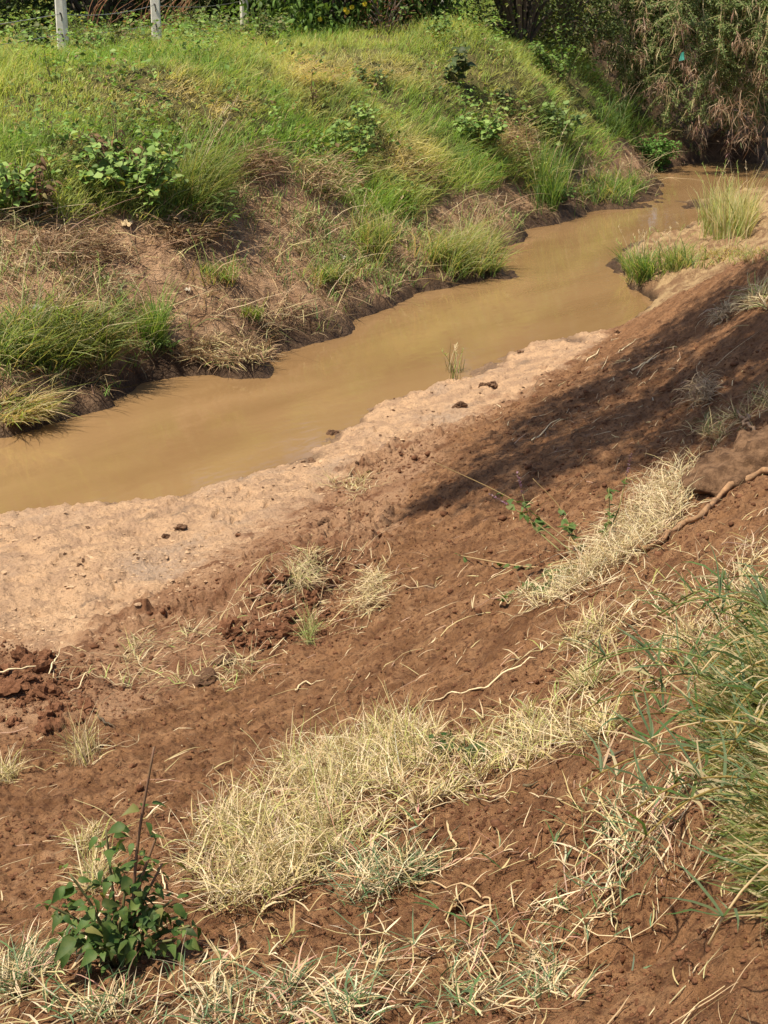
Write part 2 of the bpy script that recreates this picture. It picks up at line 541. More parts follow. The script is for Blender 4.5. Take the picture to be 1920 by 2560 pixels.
def plant_mat(name, translucent=.35, rough=.5, spec=.3, olive=.18):
    m, nt, b, out = new_mat(name)
    at = N_(nt, "ShaderNodeAttribute", attribute_name="tint")
    tc = N_(nt, "ShaderNodeTexCoord")
    nz = noise(nt, tc.outputs["Object"], 60, 2)
    c = mixc(nt, ramp(nt, nz, .3, .75), at.outputs["Color"], mixc(nt, olive, at.outputs["Color"], (.30, .26, .08)))
    nt.links.new(c, b.inputs["Base Color"])
    b.inputs["Roughness"].default_value = rough
    b.inputs["Specular IOR Level"].default_value = spec
    if translucent > 0:
        tr = N_(nt, "ShaderNodeBsdfTranslucent")
        tint = mixc(nt, 1.0, c, (1.2, 1.15, .62) if olive else (1.1, 1.0, .85), 'MULTIPLY')
        nt.links.new(tint, tr.inputs[0])
        mx = N_(nt, "ShaderNodeMixShader")
        mx.inputs[0].default_value = translucent
        nt.links.new(b.outputs[0], mx.inputs[1])
        nt.links.new(tr.outputs[0], mx.inputs[2])
        nt.links.new(mx.outputs[0], out.inputs[0])
    return m

MAT_GRASS = plant_mat("grass_blades", .5, .55, .25)
MAT_LEAF = plant_mat("leaf_green", .34, .55, .22)
MAT_STRAW = plant_mat("dry_straw", .18, .7, .2, 0)
MAT_STEM = plant_mat("plant_stems", 0, .7, .25)

def bark_mat():
    m, nt, b, out = new_mat("bark")
    at = N_(nt, "ShaderNodeAttribute", attribute_name="tint")
    tc = N_(nt, "ShaderNodeTexCoord")
    nz = noise(nt, tc.outputs["Object"], 45, 5, .65)
    c = mixc(nt, ramp(nt, nz, .35, .7), mixc(nt, .5, at.outputs["Color"], (.03, .02, .012)), at.outputs["Color"])
    nt.links.new(c, b.inputs["Base Color"])
    b.inputs["Roughness"].default_value = .85
    bp = N_(nt, "ShaderNodeBump")
    bp.inputs["Strength"].default_value = .6
    bp.inputs["Distance"].default_value = .006
    nt.links.new(nz, bp.inputs["Height"])
    nt.links.new(bp.outputs[0], b.inputs["Normal"])
    return m
MAT_BARK = bark_mat()

def ground_mat():
    m, nt, b, out = new_mat("river_bank_earth")
    A1 = N_(nt, "ShaderNodeAttribute", attribute_name="zones")      # R sand, G wet mud and painted shade under the acacia, B far bank
    A2 = N_(nt, "ShaderNodeAttribute", attribute_name="cover")      # R raked slope, G under grass, B dry promontory
    s1, s2 = N_(nt, "ShaderNodeSeparateColor"), N_(nt, "ShaderNodeSeparateColor")
    nt.links.new(A1.outputs["Color"], s1.inputs[0])
    nt.links.new(A2.outputs["Color"], s2.inputs[0])
    fl = N_(nt, "ShaderNodeAttribute", attribute_name="flow").outputs["Vector"]
    geo = N_(nt, "ShaderNodeNewGeometry").outputs["Position"]
    n_big = noise(nt, geo, 1.4, 5, .6)
    n_mid = noise(nt, geo, 7, 5, .6, .4)
    n_fine = noise(nt, geo, 38, 6, .7)
    n_grain = noise(nt, geo, 130, 4, .7)
    n_flow = noise(nt, fl, 3.5, 6, .62, .3)
    soil = mixc(nt, ramp(nt, n_flow, .36, .66), (.160, .074, .032), (.292, .147, .068))
    soil = mixc(nt, ramp(nt, n_mid, .42, .75), soil, (.34, .184, .090))
    soil = mixc(nt, ramp(nt, n_fine, .52, .34), soil, (.105, .044, .020))
    soil = mixc(nt, ramp(nt, n_grain, .62, .74), soil, (.36, .21, .125))
    terr = mixc(nt, ramp(nt, n_big, .35, .65), (.25, .125, .064), (.40, .235, .132))
    terr = mixc(nt, ramp(nt, n_mid, .50, .33), terr, (.19, .086, .042))
    terr = mixc(nt, ramp(nt, n_fine, .50, .34), terr, (.12, .052, .026))
    c = mixc(nt, s2.outputs[0], terr, soil)
    sand = mixc(nt, ramp(nt, n_mid, .36, .64), (.41, .258, .158), (.58, .368, .215))
    sand = mixc(nt, ramp(nt, n_big, .52, .70), sand, (.42, .295, .205))
    sand = mixc(nt, ramp(nt, n_flow, .42, .28), sand, (.26, .175, .115))
    sand = mixc(nt, ramp(nt, n_fine, .46, .32), sand, (.29, .185, .11))
    sand = mixc(nt, ramp(nt, n_grain, .64, .74), sand, (.66, .52, .36))
    c = mixc(nt, s1.outputs[0], c, sand)
    farc = mixc(nt, ramp(nt, n_mid, .35, .65), (.25, .145, .080), (.42, .265, .155))
    farc = mixc(nt, ramp(nt, n_fine, .46, .32), farc, (.16, .088, .048))
    c = mixc(nt, s1.outputs[2], c, farc)
    drc = mixc(nt, ramp(nt, n_mid, .35, .62), (.22, .125, .065), (.40, .27, .14))
    c = mixc(nt, s2.outputs[2], c, drc)
    grs = mixc(nt, ramp(nt, n_mid, .35, .65), (.085, .075, .028), (.15, .125, .045))
    c = mixc(nt, s2.outputs[1], c, grs)
    wet = mixc(nt, ramp(nt, n_mid, .35, .65), (.050, .028, .016), (.105, .062, .034))  # wet mud at the shore, also the shade painted behind the acacia
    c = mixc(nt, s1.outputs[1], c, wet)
    nt.links.new(c, b.inputs["Base Color"])
    rr = N_(nt, "ShaderNodeMapRange")
    rr.inputs[3].default_value, rr.inputs[4].default_value = .92, .45
    nt.links.new(s1.outputs[1], rr.inputs[0])
    nt.links.new(rr.outputs[0], b.inputs["Roughness"])
    b.inputs["Specular IOR Level"].default_value = .2
    vor = N_(nt, "ShaderNodeTexVoronoi", feature='F1')
    vor.inputs["Scale"].default_value = 55
    nt.links.new(geo, vor.inputs["Vector"])
    hsum = N_(nt, "ShaderNodeMath", operation='ADD')
    nt.links.new(n_fine, hsum.inputs[0])
    hm = N_(nt, "ShaderNodeMath", operation='MULTIPLY')
    hm.inputs[1].default_value = -.35
    nt.links.new(vor.outputs[0], hm.inputs[0])
    nt.links.new(hm.outputs[0], hsum.inputs[1])
    b1 = N_(nt, "ShaderNodeBump")
    b1.inputs["Strength"].default_value = .9
    b1.inputs["Distance"].default_value = .034
    nt.links.new(hsum.outputs[0], b1.inputs["Height"])
    b2 = N_(nt, "ShaderNodeBump")
    b2.inputs["Strength"].default_value = .7
    b2.inputs["Distance"].default_value = .010
    nt.links.new(n_grain, b2.inputs["Height"])
    nt.links.new(b1.outputs[0], b2.inputs["Normal"])
    nt.links.new(b2.outputs[0], b.inputs["Normal"])
    return m

def clod_mat(name, dark, light):
    m, nt, b, out = new_mat(name)
    geo = N_(nt, "ShaderNodeNewGeometry").outputs["Position"]
    n1, n2 = noise(nt, geo, 22, 5, .65), noise(nt, geo, 110, 4, .7)
    c = mixc(nt, ramp(nt, n1, .35, .65), dark, light)
    c = mixc(nt, ramp(nt, n2, .62, .75), c, tuple(min(1, 1.5 * v) for v in light))
    nt.links.new(c, b.inputs["Base Color"])
    b.inputs["Roughness"].default_value = .95
    b.inputs["Specular IOR Level"].default_value = .15
    bp = N_(nt, "ShaderNodeBump")
    bp.inputs["Strength"].default_value = .9
    bp.inputs["Distance"].default_value = .012
    nt.links.new(n2, bp.inputs["Height"])
    nt.links.new(bp.outputs[0], b.inputs["Normal"])
    return m
MAT_CLOD = clod_mat("red_clod", (.115, .048, .023), (.22, .103, .054))
MAT_DARKCLOD = clod_mat("dark_clod", (.10, .055, .032), (.19, .108, .062))
MAT_TURF = clod_mat("turf_soil", (.085, .046, .025), (.20, .115, .064))

def water_mat():
    m, nt, b, out = new_mat("muddy_water")
    geo = N_(nt, "ShaderNodeNewGeometry").outputs["Position"]
    fl = N_(nt, "ShaderNodeMapping", vector_type='POINT')
    fl.inputs["Rotation"].default_value = (0, 0, -math.atan2(RIV[1], RIV[0]))
    nt.links.new(geo, fl.inputs[0])
    st = N_(nt, "ShaderNodeMapping")
    st.inputs["Scale"].default_value = (.35, 1.6, 1)
    nt.links.new(fl.outputs[0], st.inputs[0])
    n1 = noise(nt, st.outputs[0], 1.1, 4, .5, .6)
    c = mixc(nt, ramp(nt, n1, .3, .7), (.205, .120, .053), (.245, .148, .068))
    nt.links.new(c, b.inputs["Base Color"])
    b.inputs["Roughness"].default_value = .035
    b.inputs["IOR"].default_value = 1.33
    s2 = N_(nt, "ShaderNodeMapping")
    s2.inputs["Scale"].default_value = (2.2, 5.5, 1)
    nt.links.new(fl.outputs[0], s2.inputs[0])
    n2 = noise(nt, s2.outputs[0], 2.0, 3, .5, .8)
    bp = N_(nt, "ShaderNodeBump")
    bp.inputs["Strength"].default_value = .07
    bp.inputs["Distance"].default_value = .02
    nt.links.new(n2, bp.inputs["Height"])
    nt.links.new(bp.outputs[0], b.inputs["Normal"])
    return m

def concrete_mat():
    m, nt, b, out = new_mat("painted_concrete")
    tc = N_(nt, "ShaderNodeTexCoord").outputs["Object"]
    n1, n2 = noise(nt, tc, 9, 5, .65), noise(nt, tc, 60, 4, .6)
    c = mixc(nt, ramp(nt, n1, .35, .72), (.62, .56, .46), (.80, .76, .67))
    c = mixc(nt, ramp(nt, n2, .62, .78), c, (.30, .25, .18))
    nt.links.new(c, b.inputs["Base Color"])
    b.inputs["Roughness"].default_value = .9
    return m

def flat_mat(name, col, rough=.6, metal=0):
    m, nt, b, out = new_mat(name)
    tc = N_(nt, "ShaderNodeTexCoord").outputs["Object"]
    c = mixc(nt, ramp(nt, noise(nt, tc, 25, 3), .35, .7), col, tuple(v * .7 for v in col))
    nt.links.new(c, b.inputs["Base Color"])
    b.inputs["Roughness"].default_value = rough
    b.inputs["Metallic"].default_value = metal
    return m

def blob(px, py, L):
    w = np.zeros_like(px)
    for (cx, cy, rx, ry) in L:
        w = np.maximum(w, np.exp(-((px - cx) / rx) ** 2 - ((py - cy) / ry) ** 2))
    return w

# ------------------------------------------------------------------ ground and water
def build_ground():
    nr, na = GX.shape
    idx = np.arange(nr * na).reshape(nr, na)
    Q = np.stack([idx[:-1, :-1], idx[:-1, 1:], idx[1:, 1:], idx[1:, :-1]], -1).reshape(-1, 4)
    Q = Q[:, ::-1]
    # the small disc under the photographer's feet closes the sheet
    V = np.stack([GX, GY, GZ], -1).reshape(-1, 3)
    V = np.concatenate([V, [[0, 0, float(GZ[0].mean())]]])
    c = nr * na
    T = np.array([(c, idx[0, j + 1], idx[0, j]) for j in range(na - 1)])
    acc = Acc()
    acc.add(V, Q, T)
    o = acc.build("ground", ground_mat())
    me = o.data
    far, prom = M_FAR.ravel(), M_PROM.ravel()
    X, Y, Z = V[:-1, 0], V[:-1, 1], V[:-1, 2]
    px, py = proj(X, Y, Z)
    nz = fbm(X * 2.5, Y * 2.5, 91, 4, .6)
    wet = np.where(far, 1 - sstep(.05, .26, Z + .16 * nz), np.where(prom, 1 - sstep(.03, .10, Z + .08 * nz), .62 * (1 - sstep(.015, .065, Z + .06 * nz))))
    wet = np.where((Y > 24.6) & (px > 1480) & far, .92, wet)  # shade of the hollow under the acacia painted in with the dark mud tone
    grass = np.where(far, sstep(0, 40, np.interp(px, GREEN_L[:, 0], GREEN_L[:, 1]) - py + 60 * nz), 0)
    grass = np.where(Y > 40, .3, grass) * (1 - .85 * blob(px, py, [(40, 100, 150, 32), (720, 450, 60, 40), (1530, 365, 45, 22)]))
    one = np.ones(1)
    edge_n = .55 * fbm(X * 11, Y * 11, 95, 3, .6).reshape(GX.shape)
    fade = lambda m: np.clip((blur(m.astype(float), 14) + edge_n - .5) * 2.2 + .5, 0, 1).ravel()
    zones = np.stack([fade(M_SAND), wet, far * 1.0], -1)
    cover = np.stack([fade(M_SLOPE), grass, prom * 1.0], -1)
    a, cc = X * RIV[0] + Y * RIV[1], -X * RIV[1] + Y * RIV[0]
    flow = np.stack([a * .55, cc * 2.6, Z * 2], -1)
    for nm, arr in (("zones", zones), ("cover", cover)):
        arr = np.concatenate([arr, arr[:1]])
        at = me.attributes.new(nm, 'FLOAT_COLOR', 'POINT')
        at.data.foreach_set("color", np.concatenate([arr, np.ones((len(arr), 1))], 1).astype(np.float32).ravel())
    at = me.attributes.new("flow", 'FLOAT_VECTOR', 'POINT')
    at.data.foreach_set("vector", np.concatenate([flow, flow[:1]]).astype(np.float32).ravel())
    o["kind"] = "structure"
    o["label"] = "red-brown earth river banks with pale sand strip"
    return o

GREEN_L = np.array([(-900, 560), (0, 545), (250, 540), (420, 565), (520, 545), (590, 440), (700, 420), (790, 470), (900, 560), (1000, 560), (1100, 500), (1300, 470),
                    (1500, 400), (1600, 350), (1700, 330), (2400, 300)], float)
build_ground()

wacc = Acc()
wx, wy = np.linspace(-60, 60, 61), np.linspace(1, 60, 40)
WX, WY = np.meshgrid(wx, wy)
wi = np.arange(WX.size).reshape(WX.shape)
wacc.add(np.stack([WX, WY, 0 * WX], -1).reshape(-1, 3), np.stack([wi[:-1, :-1], wi[:-1, 1:], wi[1:, 1:], wi[1:, :-1]], -1).reshape(-1, 4))
water = wacc.build("water", water_mat())
water["kind"] = "structure"
water["label"] = "slow muddy brown river water between earth banks"

# ------------------------------------------------------------------ placement helpers
def at_y(px, py, Y):
    x, y, w = ray(px, py)
    t = Y / y
    return np.array([x * t, Y, CAM_Z + w * t])

def hit_many(px, py, tmin=1.3, tmax=45, steps=420):
    px, py = np.asarray(px, float), np.asarray(py, float)
    x, y, w = ray(px, py)
    t = np.exp(np.linspace(math.log(tmin), math.log(tmax), steps))
    T = t[None, :]
    d = CAM_Z + w[:, None] * T - hgt(x[:, None] * T, y[:, None] * T)
    ok = (d < 0).any(1)
    k = np.maximum(np.argmax(d < 0, 1), 1)
    r = np.arange(len(px))
    f = d[r, k - 1] / np.maximum(d[r, k - 1] - d[r, k], 1e-9)
    tt = t[k - 1] + (t[k] - t[k - 1]) * np.clip(f, 0, 1)
    X, Y = x * tt, y * tt
    return np.stack([X, Y, hgt(X, Y)], -1)[ok]

def in_area(poly, nn):
    P = np.array(poly, float)
    lo, hi = P.min(0), P.max(0)
    out = np.zeros((0, 2))
    while len(out) < nn:
        q = rng.uniform(lo, hi, (nn * 2, 2))
        out = np.concatenate([out, q[in_poly(q[:, 0], q[:, 1], poly)]])
    return out[:nn]

def ellipse(cx, cy, rx, ry, nn):
    a, r = rng.uniform(0, 2 * math.pi, nn), np.sqrt(rng.uniform(0, 1, nn))
    return np.stack([cx + rx * r * np.cos(a), cy + ry * r * np.sin(a)], -1)

LUSH, YELG, STRAW, DARKG, BLUEG = (.190, .345, .065), (.34, .43, .120), (.58, .48, .24), (.080, .145, .030), (.150, .260, .090)
PALE, BROWN, TAN, DEAD = (.68, .545, .335), (.25, .150, .080), (.46, .325, .19), (.36, .235, .135)

# ------------------------------------------------------------------ far bank grass
def far_points(nn, x0=-9.5, x1=8.5, y0=9.5, y1=36):
    X, Y = rng.uniform(x0, x1, nn), rng.uniform(y0, y1, nn)
    keep = rng.uniform(0, 1, nn) < np.clip((13.0 / Y) ** 1.1, 0, 1)
    X, Y = X[keep], Y[keep]
    Z = hgt(X, Y)
    px, py = proj(X, Y, Z)
    k = (px > -700) & (px < 2500) & (py > -60) & is_far(px, py) & (Z > .05)
    return X[k], Y[k], Z[k], px[k], py[k]

STRAWY = [(880, 185, 190, 38), (400, 240, 130, 40), (350, 215, 60, 30), (980, 400, 90, 45), (760, 180, 60, 40), (560, 270, 80, 30), (1250, 330, 60, 60), (1340, 420, 60, 60)]
BARE = [(120, 590, 200, 50), (330, 680, 160, 60), (720, 450, 70, 45), (40, 100, 150, 30), (800, 690, 60, 20), (1530, 365, 45, 22), (720, 480, 60, 30)]
SHADY = [(60, 480, 120, 90), (420, 500, 160, 60), (1560, 300, 80, 70), (1330, 160, 80, 60), (1500, 180, 100, 60)]

gacc = Acc()
X, Y, Z, px, py = far_points(190000)
gl = np.interp(px, GREEN_L[:, 0], GREEN_L[:, 1]) + 45 * fbm(X * 1.6, Y * 1.6, 101, 3)
dens = sstep(-15, 35, gl - py) * (1 - .92 * blob(px, py, BARE)) * (1 - ((Y > 24.5) & (px > 1470)))
patchy = sstep(-.45, .1, fbm(X * 1.4, Y * 1.4, 103, 3))
k = rng.uniform(0, 1, len(X)) < dens * (.62 + .38 * patchy)
X, Y, Z, px, py = X[k], Y[k], Z[k], px[k], py[k]
m = 7
st = np.clip(blob(px, py, STRAWY) * 1.1 + .30 * sstep(.1, .5, fbm(X * 1.2, Y * 1.2, 107, 3)), 0, 1)
yl = sstep(-.25, .35, fbm(X * .8, Y * .8, 109, 3) + .18 * (py < 330) - .22)
base = np.array(LUSH)[None] * (1 - yl[:, None]) + np.array(YELG)[None] * yl[:, None]
base = base * (1 - st[:, None]) + np.array(STRAW)[None] * st[:, None]
dk = sstep(.05, .5, fbm(X * 2.1, Y * 2.1, 111, 3))[:, None] * .55
base = base * (1 - dk) + np.array(BLUEG)[None] * dk * .8
hh = (.10 + .16 * sstep(-.3, .4, fbm(X * 1.1, Y * 1.1, 113, 3))) * np.where(py < 330, .85, 1.25)
P = np.repeat(np.stack([X, Y, Z - .01], -1), m, 0) + np.concatenate([rng.normal(0, .035, (len(X) * m, 2)), np.zeros((len(X) * m, 1))], 1)
C = np.repeat(base, m, 0) * (1 + rng.normal(0, .28, (len(P), 1)))
odd = rng.uniform(0, 1, len(P)) < .10
C[odd] = np.array(STRAW) * rng.uniform(.7, 1.2, (odd.sum(), 1))
N = np.repeat(unit(normal_at(X, Y, .3) * .5 + np.array([0, 0, .5])), m, 0)
L = np.repeat(hh, m) * rng.uniform(.5, 1.5, len(P))
yaw = rng.vonmises(1.4, .6, len(P))
lie = np.repeat(st, m)
blades(gacc, P, yaw, L, rng.uniform(.005, .010, len(P)), rng.uniform(.05, .5, len(P)) + .5 * lie, rng.uniform(.6, 1.7, len(P)) + .4 * lie, np.clip(C, .01, .8), N,
       tipC=np.clip(C * np.array([1.25, 1.1, .9]), .01, .8), seg=2)
g = gacc.build("bank_grass", MAT_GRASS)
tag(g, "bright green and yellowed grass covering the far river bank", "grass", kind="stuff")

# small broad-leaved weeds mixed into the grass
xacc = Acc()
X, Y, Z, px, py = far_points(46000)
gl = np.interp(px, GREEN_L[:, 0], GREEN_L[:, 1]) + 45 * fbm(X * 1.6, Y * 1.6, 101, 3)
wd = sstep(.0, .35, fbm(X * 1.5 + 9, Y * 1.5, 161, 3)) + .8 * blob(px, py, [(150, 430, 220, 110), (520, 120, 140, 40), (1150, 130, 90, 40), (700, 330, 120, 60), (1250, 330, 130, 60)])
k = (rng.uniform(0, 1, len(X)) < .55 * wd) & (py < gl) & ~((Y > 24.5) & (px > 1480))
X, Y, Z = X[k], Y[k], Z[k]
m = 9
nn = len(X) * m
P = np.repeat(np.stack([X, Y, Z], -1), m, 0) + rng.normal(0, .06, (nn, 3)) * np.array([1, 1, 0]) + np.stack([np.zeros(nn), np.zeros(nn), rng.uniform(.05, .38, nn)], -1)
tone = np.repeat(rng.uniform(.7, 1.25, (len(X), 1)), m, 0)
l = rng.uniform(.025, .075, nn)
leaflets(xacc, P, rng.normal(0, 1, (nn, 3)) * np.array([1, 1, .4]), unit(rng.normal(0, .45, (nn, 3)) + np.array([0, -.15, 1])), l, l * rng.uniform(.4, .8, nn),
         np.clip(pick([LUSH, (.20, .30, .08), DARKG, YELG, (.28, .18, .09)], [.35, .3, .15, .14, .06], nn, .2) * tone, .01, .8))
tag(xacc.build("bank_weeds", MAT_LEAF), "small broad-leaved weeds mixed into the far bank grass", "weeds", kind="stuff")

# flattened brown dead growth left by the flood along the lower far bank
dacc = Acc()
X, Y, Z, px, py = far_points(150000, y1=26)
gl = np.interp(px, GREEN_L[:, 0], GREEN_L[:, 1])
bn = fbm(X * 1.9, Y * 1.9, 121, 3)
shore = sstep(.03, .12, Z)
dens = sstep(-60, 20, py - gl) * (.30 + .70 * sstep(-.15, .3, bn)) * shore * (1 - .7 * blob(px, py, [(250, 590, 120, 30), (330, 690, 110, 30)]))
dens = np.maximum(dens, .5 * blob(px, py, [(720, 450, 90, 60), (620, 420, 60, 50), (1300, 380, 60, 50), (1430, 500, 60, 25)]))
k = rng.uniform(0, 1, len(X)) < dens * .95
X, Y, Z, px, py = X[k], Y[k], Z[k], px[k], py[k]
m = 3
P = np.repeat(np.stack([X, Y, Z], -1), m, 0) + rng.normal(0, .03, (len(X) * m, 3)) * np.array([1, 1, .25]) + np.array([0, 0, .012])
C = pick([BROWN, TAN, DEAD, STRAW, (.13, .14, .04)], [.26, .26, .25, .16, .07], len(P), .28)
wetn = np.repeat(1 - sstep(.08, .3, Z), m)[:, None]
C = C * (1 - .5 * wetn)
blades(dacc, P, rng.vonmises(1.0, .5, len(P)), .04 + .34 * rng.beta(1.1, 2.2, len(P)), rng.uniform(.004, .008, len(P)), rng.uniform(.6, 1.5, len(P)), rng.uniform(1.2, 2.3, len(P)),
       np.clip(C, .01, .8), np.repeat(unit(normal_at(X, Y, .3)), m, 0), seg=3, twist=1.2)
# sparse green shoots among it
k2 = rng.uniform(0, 1, len(X)) < .55 * sstep(-.2, .35, fbm(X * 1.3, Y * 1.3, 131, 3)) + .5 * blob(px, py, [(930, 690, 110, 40), (850, 640, 90, 50), (720, 560, 80, 60)])
P = np.repeat(np.stack([X, Y, Z], -1)[k2], 5, 0) + rng.normal(0, .03, (k2.sum() * 5, 3)) * np.array([1, 1, 0])
C = pick([LUSH, YELG, BLUEG, STRAW], [.4, .2, .2, .2], len(P), .25)
blades(dacc, P, rng.uniform(0, 6.28, len(P)), rng.uniform(.06, .22, len(P)), rng.uniform(.005, .009, len(P)), rng.uniform(.1, .7, len(P)), rng.uniform(.6, 1.8, len(P)), C, seg=2)
k3 = rng.choice(len(X), min(520, len(X)), replace=False)
P = np.stack([X, Y, Z], -1)[k3] + np.array([0, 0, .02])
blades(dacc, P, rng.vonmises(1.1, .7, len(P)), rng.uniform(.3, .85, len(P)), rng.uniform(.004, .008, len(P)), rng.uniform(.7, 1.4, len(P)), rng.uniform(1.3, 1.9, len(P)), np.clip(pick([PALE, TAN, STRAW], [.4, .3, .3], len(P), .2), .01, .8), seg=5, curl=.5)
d = dacc.build("dead_growth", MAT_STRAW)
tag(d, "flattened brown dead grass and stems over the lower far bank", "dead grass", kind="stuff")

# ------------------------------------------------------------------ grass clumps (one thing each)
def clump(name, label, cx, cy, rx, ry, nb, Lr, Wr, cols, w, yaw0=None, kap=0, ph=(.1, .6, .6, 1.8), stalks=0, tip=None, group=None, cat="grass clump", mat=None, water=False, stalkL=None):
    nb = int(nb * .72)
    q = ellipse(cx, cy, rx * .8, ry * .8, max(nb // 30, 8))
    q = np.repeat(q, 5, 0) + rng.normal(0, .13, (len(q) * 5, 2)) * np.array([rx, ry])
    q = np.concatenate([q, np.array([[cx, cy]]) + rng.normal(0, .62, (len(q) // 3, 2)) * np.array([rx, ry])])
    G = hit_many(q[:, 0], q[:, 1])
    if not water:
        G = G[G[:, 2] > .02]
    tall = rng.uniform(.45, 1.1, len(G))
    if water:
        G[:, 2] = np.maximum(G[:, 2], -.02)
    i = rng.integers(0, len(G), nb)
    P = G[i] + rng.normal(0, .018, (nb, 3)) * np.array([1, 1, 0]) - np.array([0, 0, .01])
    C = pick(cols, w, nb, .22)
    yaw = rng.uniform(0, 6.283, nb) if yaw0 is None else rng.vonmises(yaw0, kap, nb)
    o0 = G.mean(0)
    o0[2] = G[:, 2].min()
    acc = Acc()
    blades(acc, P, yaw, (Lr[0] + (Lr[1] - Lr[0]) * rng.beta(1.3, 1.8, nb)) * tall[i] * 1.1, rng.uniform(Wr[0], Wr[1], nb), rng.uniform(ph[0], ph[1], nb), rng.uniform(ph[2], ph[3], nb), np.clip(C, .01, .8),
           tipC=None if tip is None else jit(tip, nb, .2), seg=4)
    if not stalks:
        o = acc.build(name, mat or MAT_GRASS, None, o0)
        return tag(o, label, cat, group)
    root = thing(name, label, cat, o0, group)
    acc.build("leaf_tuft", mat or MAT_GRASS, root, o0)
    for j in range(stalks):
        sa = Acc()
        p = G[rng.integers(0, len(G))]
        a = rng.uniform(0, 6.283) if yaw0 is None else rng.vonmises(yaw0, max(kap, 1))
        LL = (stalkL or Lr[1] * 1.15) * rng.uniform(.75, 1.15)
        hd = np.array([math.sin(a), math.cos(a), 0])
        f0, f1 = rng.uniform(.05, .3), rng.uniform(.4, 1.1)
        pts = [p]
        for s in range(6):
            f = f0 + (f1 - f0) * s / 5
            pts.append(pts[-1] + (np.array([0, 0, 1]) * math.cos(f) + hd * math.sin(f)) * LL / 6)
        pts = np.array(pts)
        c = np.array(PALE) * rng.uniform(.6, 1.0) if rng.uniform() < .6 else np.array(YELG)
        tube(sa, pts, np.linspace(.0028, .0012, 7), c, 4)
        nn = 12
        t = rng.uniform(.78, 1.0, nn)
        hp = np.stack([np.interp(t * 6, range(7), pts[:, z]) for z in range(3)], -1)
        blades(sa, hp, rng.uniform(0, 6.28, nn), rng.uniform(.015, .04, nn), .004, rng.uniform(.2, .9, nn), rng.uniform(.6, 1.4, nn), np.clip(jit(c, nn, .2), .01, .8), seg=2)
        sa.build("seed_stalk", MAT_STRAW, root, o0)
    return root

clump("grass_clump", "large arching green grass clump at the left edge above the water", 130, 870, 190, 75, 2600, (.25, .62), (.006, .011), [BLUEG, LUSH, YELG, STRAW], [.40, .30, .15, .15], 1.5, 1.0, (.2, .8, 1.0, 2.1), 22, (.30, .29, .12))
clump("grass_clump", "upright bright green grass clump right of the large arching one", 385, 845, 40, 45, 600, (.2, .45), (.006, .010), [LUSH, BLUEG, YELG], [.5, .25, .25], None, 0, (.05, .4, .4, 1.4), 6)
clump("grass_clump", "small bright yellow-green grass tuft alone on bare mud", 625, 792, 24, 14, 260, (.08, .2), (.006, .009), [YELG, LUSH, (.30, .36, .08)], [.45, .25, .3], None, 0, (.1, .6, .4, 1.3))
clump("grass_clump", "big green clump leaning over the river with pale straw blades", 1170, 650, 110, 55, 2600, (.22, .60), (.006, .011), [LUSH, YELG, BLUEG, STRAW, PALE], [.30, .24, .16, .2, .10], 1.5, .7, (.15, .7, .8, 2.0), 24, (.36, .33, .14))
clump("grass_clump", "pale dry-tipped grass clump beside the big leaning clump", 930, 625, 50, 45, 800, (.2, .5), (.006, .010), [YELG, STRAW, LUSH], [.4, .35, .25], None, 0, (.05, .5, .5, 1.6), 12)
clump("grass_clump", "tall upright grey-green grass growing among heart-leaved plants", 1375, 475, 50, 60, 1100, (.35, .75), (.008, .013), [BLUEG, LUSH, YELG], [.5, .3, .2], None, 0, (.02, .3, .3, 1.2), 10)
clump("grass_clump", "low feathery grass along the far water's edge by the round bush", 1530, 480, 95, 32, 1500, (.15, .42), (.007, .011), [YELG, BLUEG, LUSH, STRAW], [.3, .3, .25, .15], None, 0, (.1, .6, .5, 1.6), 12)
clump("grass_clump", "tall arching grass with seed heads beside the sprawling bush", 480, 500, 80, 65, 1700, (.30, .72), (.006, .011), [BLUEG, LUSH, YELG, DARKG, STRAW], [.36, .24, .14, .14, .12], 1.6, 1.4, (.15, .6, .8, 1.9), 22, (.26, .26, .10))
clump("grass_clump", "green grass clump on the tip of the near promontory", 1590, 690, 48, 26, 900, (.18, .46), (.006, .010), [BLUEG, LUSH, YELG, STRAW], [.35, .25, .2, .2], None, 0, (.05, .6, .5, 1.6), 14, None)
clump("grass_clump", "greyish green grass on the promontory between tip and dry clump", 1690, 660, 50, 22, 700, (.14, .36), (.006, .010), [YELG, BLUEG, STRAW], [.4, .3, .3], None, 0, (.1, .6, .5, 1.6), 8)
clump("grass_clump", "tall pale yellow grass clump standing beside the river bend", 1815, 575, 68, 30, 1700, (.30, .62), (.007, .012), [YELG, PALE, STRAW, LUSH], [.42, .26, .22, .10], 1.2, .6, (.02, .35, .2, 1.0), 22, (.60, .54, .26))
clump("grass_clump", "dry tan grass strip behind the soil slope on the promontory", 1820, 640, 100, 22, 900, (.06, .18), (.006, .010), [STRAW, TAN, YELG], [.45, .3, .25], None, 0, (.2, 1.0, .8, 1.9))
clump("grass_clump", "flattened pale grass hanging into the water at the left edge", 40, 1035, 75, 32, 700, (.2, .5), (.005, .009), [STRAW, PALE, YELG, TAN], [.35, .25, .25, .15], 1.8, 1.5, (.7, 1.2, 1.3, 2.1))
clump("grass_clump", "shaded dark green grass tussock left of the acacia cove", 1545, 315, 55, 35, 900, (.25, .6), (.007, .012), [DARKG, BLUEG, LUSH], [.45, .35, .2], .8, .6, (.1, .5, .5, 1.6), 10)
clump("grass_clump", "yellow-green grass tuft near the big clump's foot on the mud", 820, 700, 60, 25, 520, (.10, .30), (.005, .009), [YELG, STRAW, LUSH], [.4, .3, .3], None, 0, (.1, .7, .6, 1.7), 5)
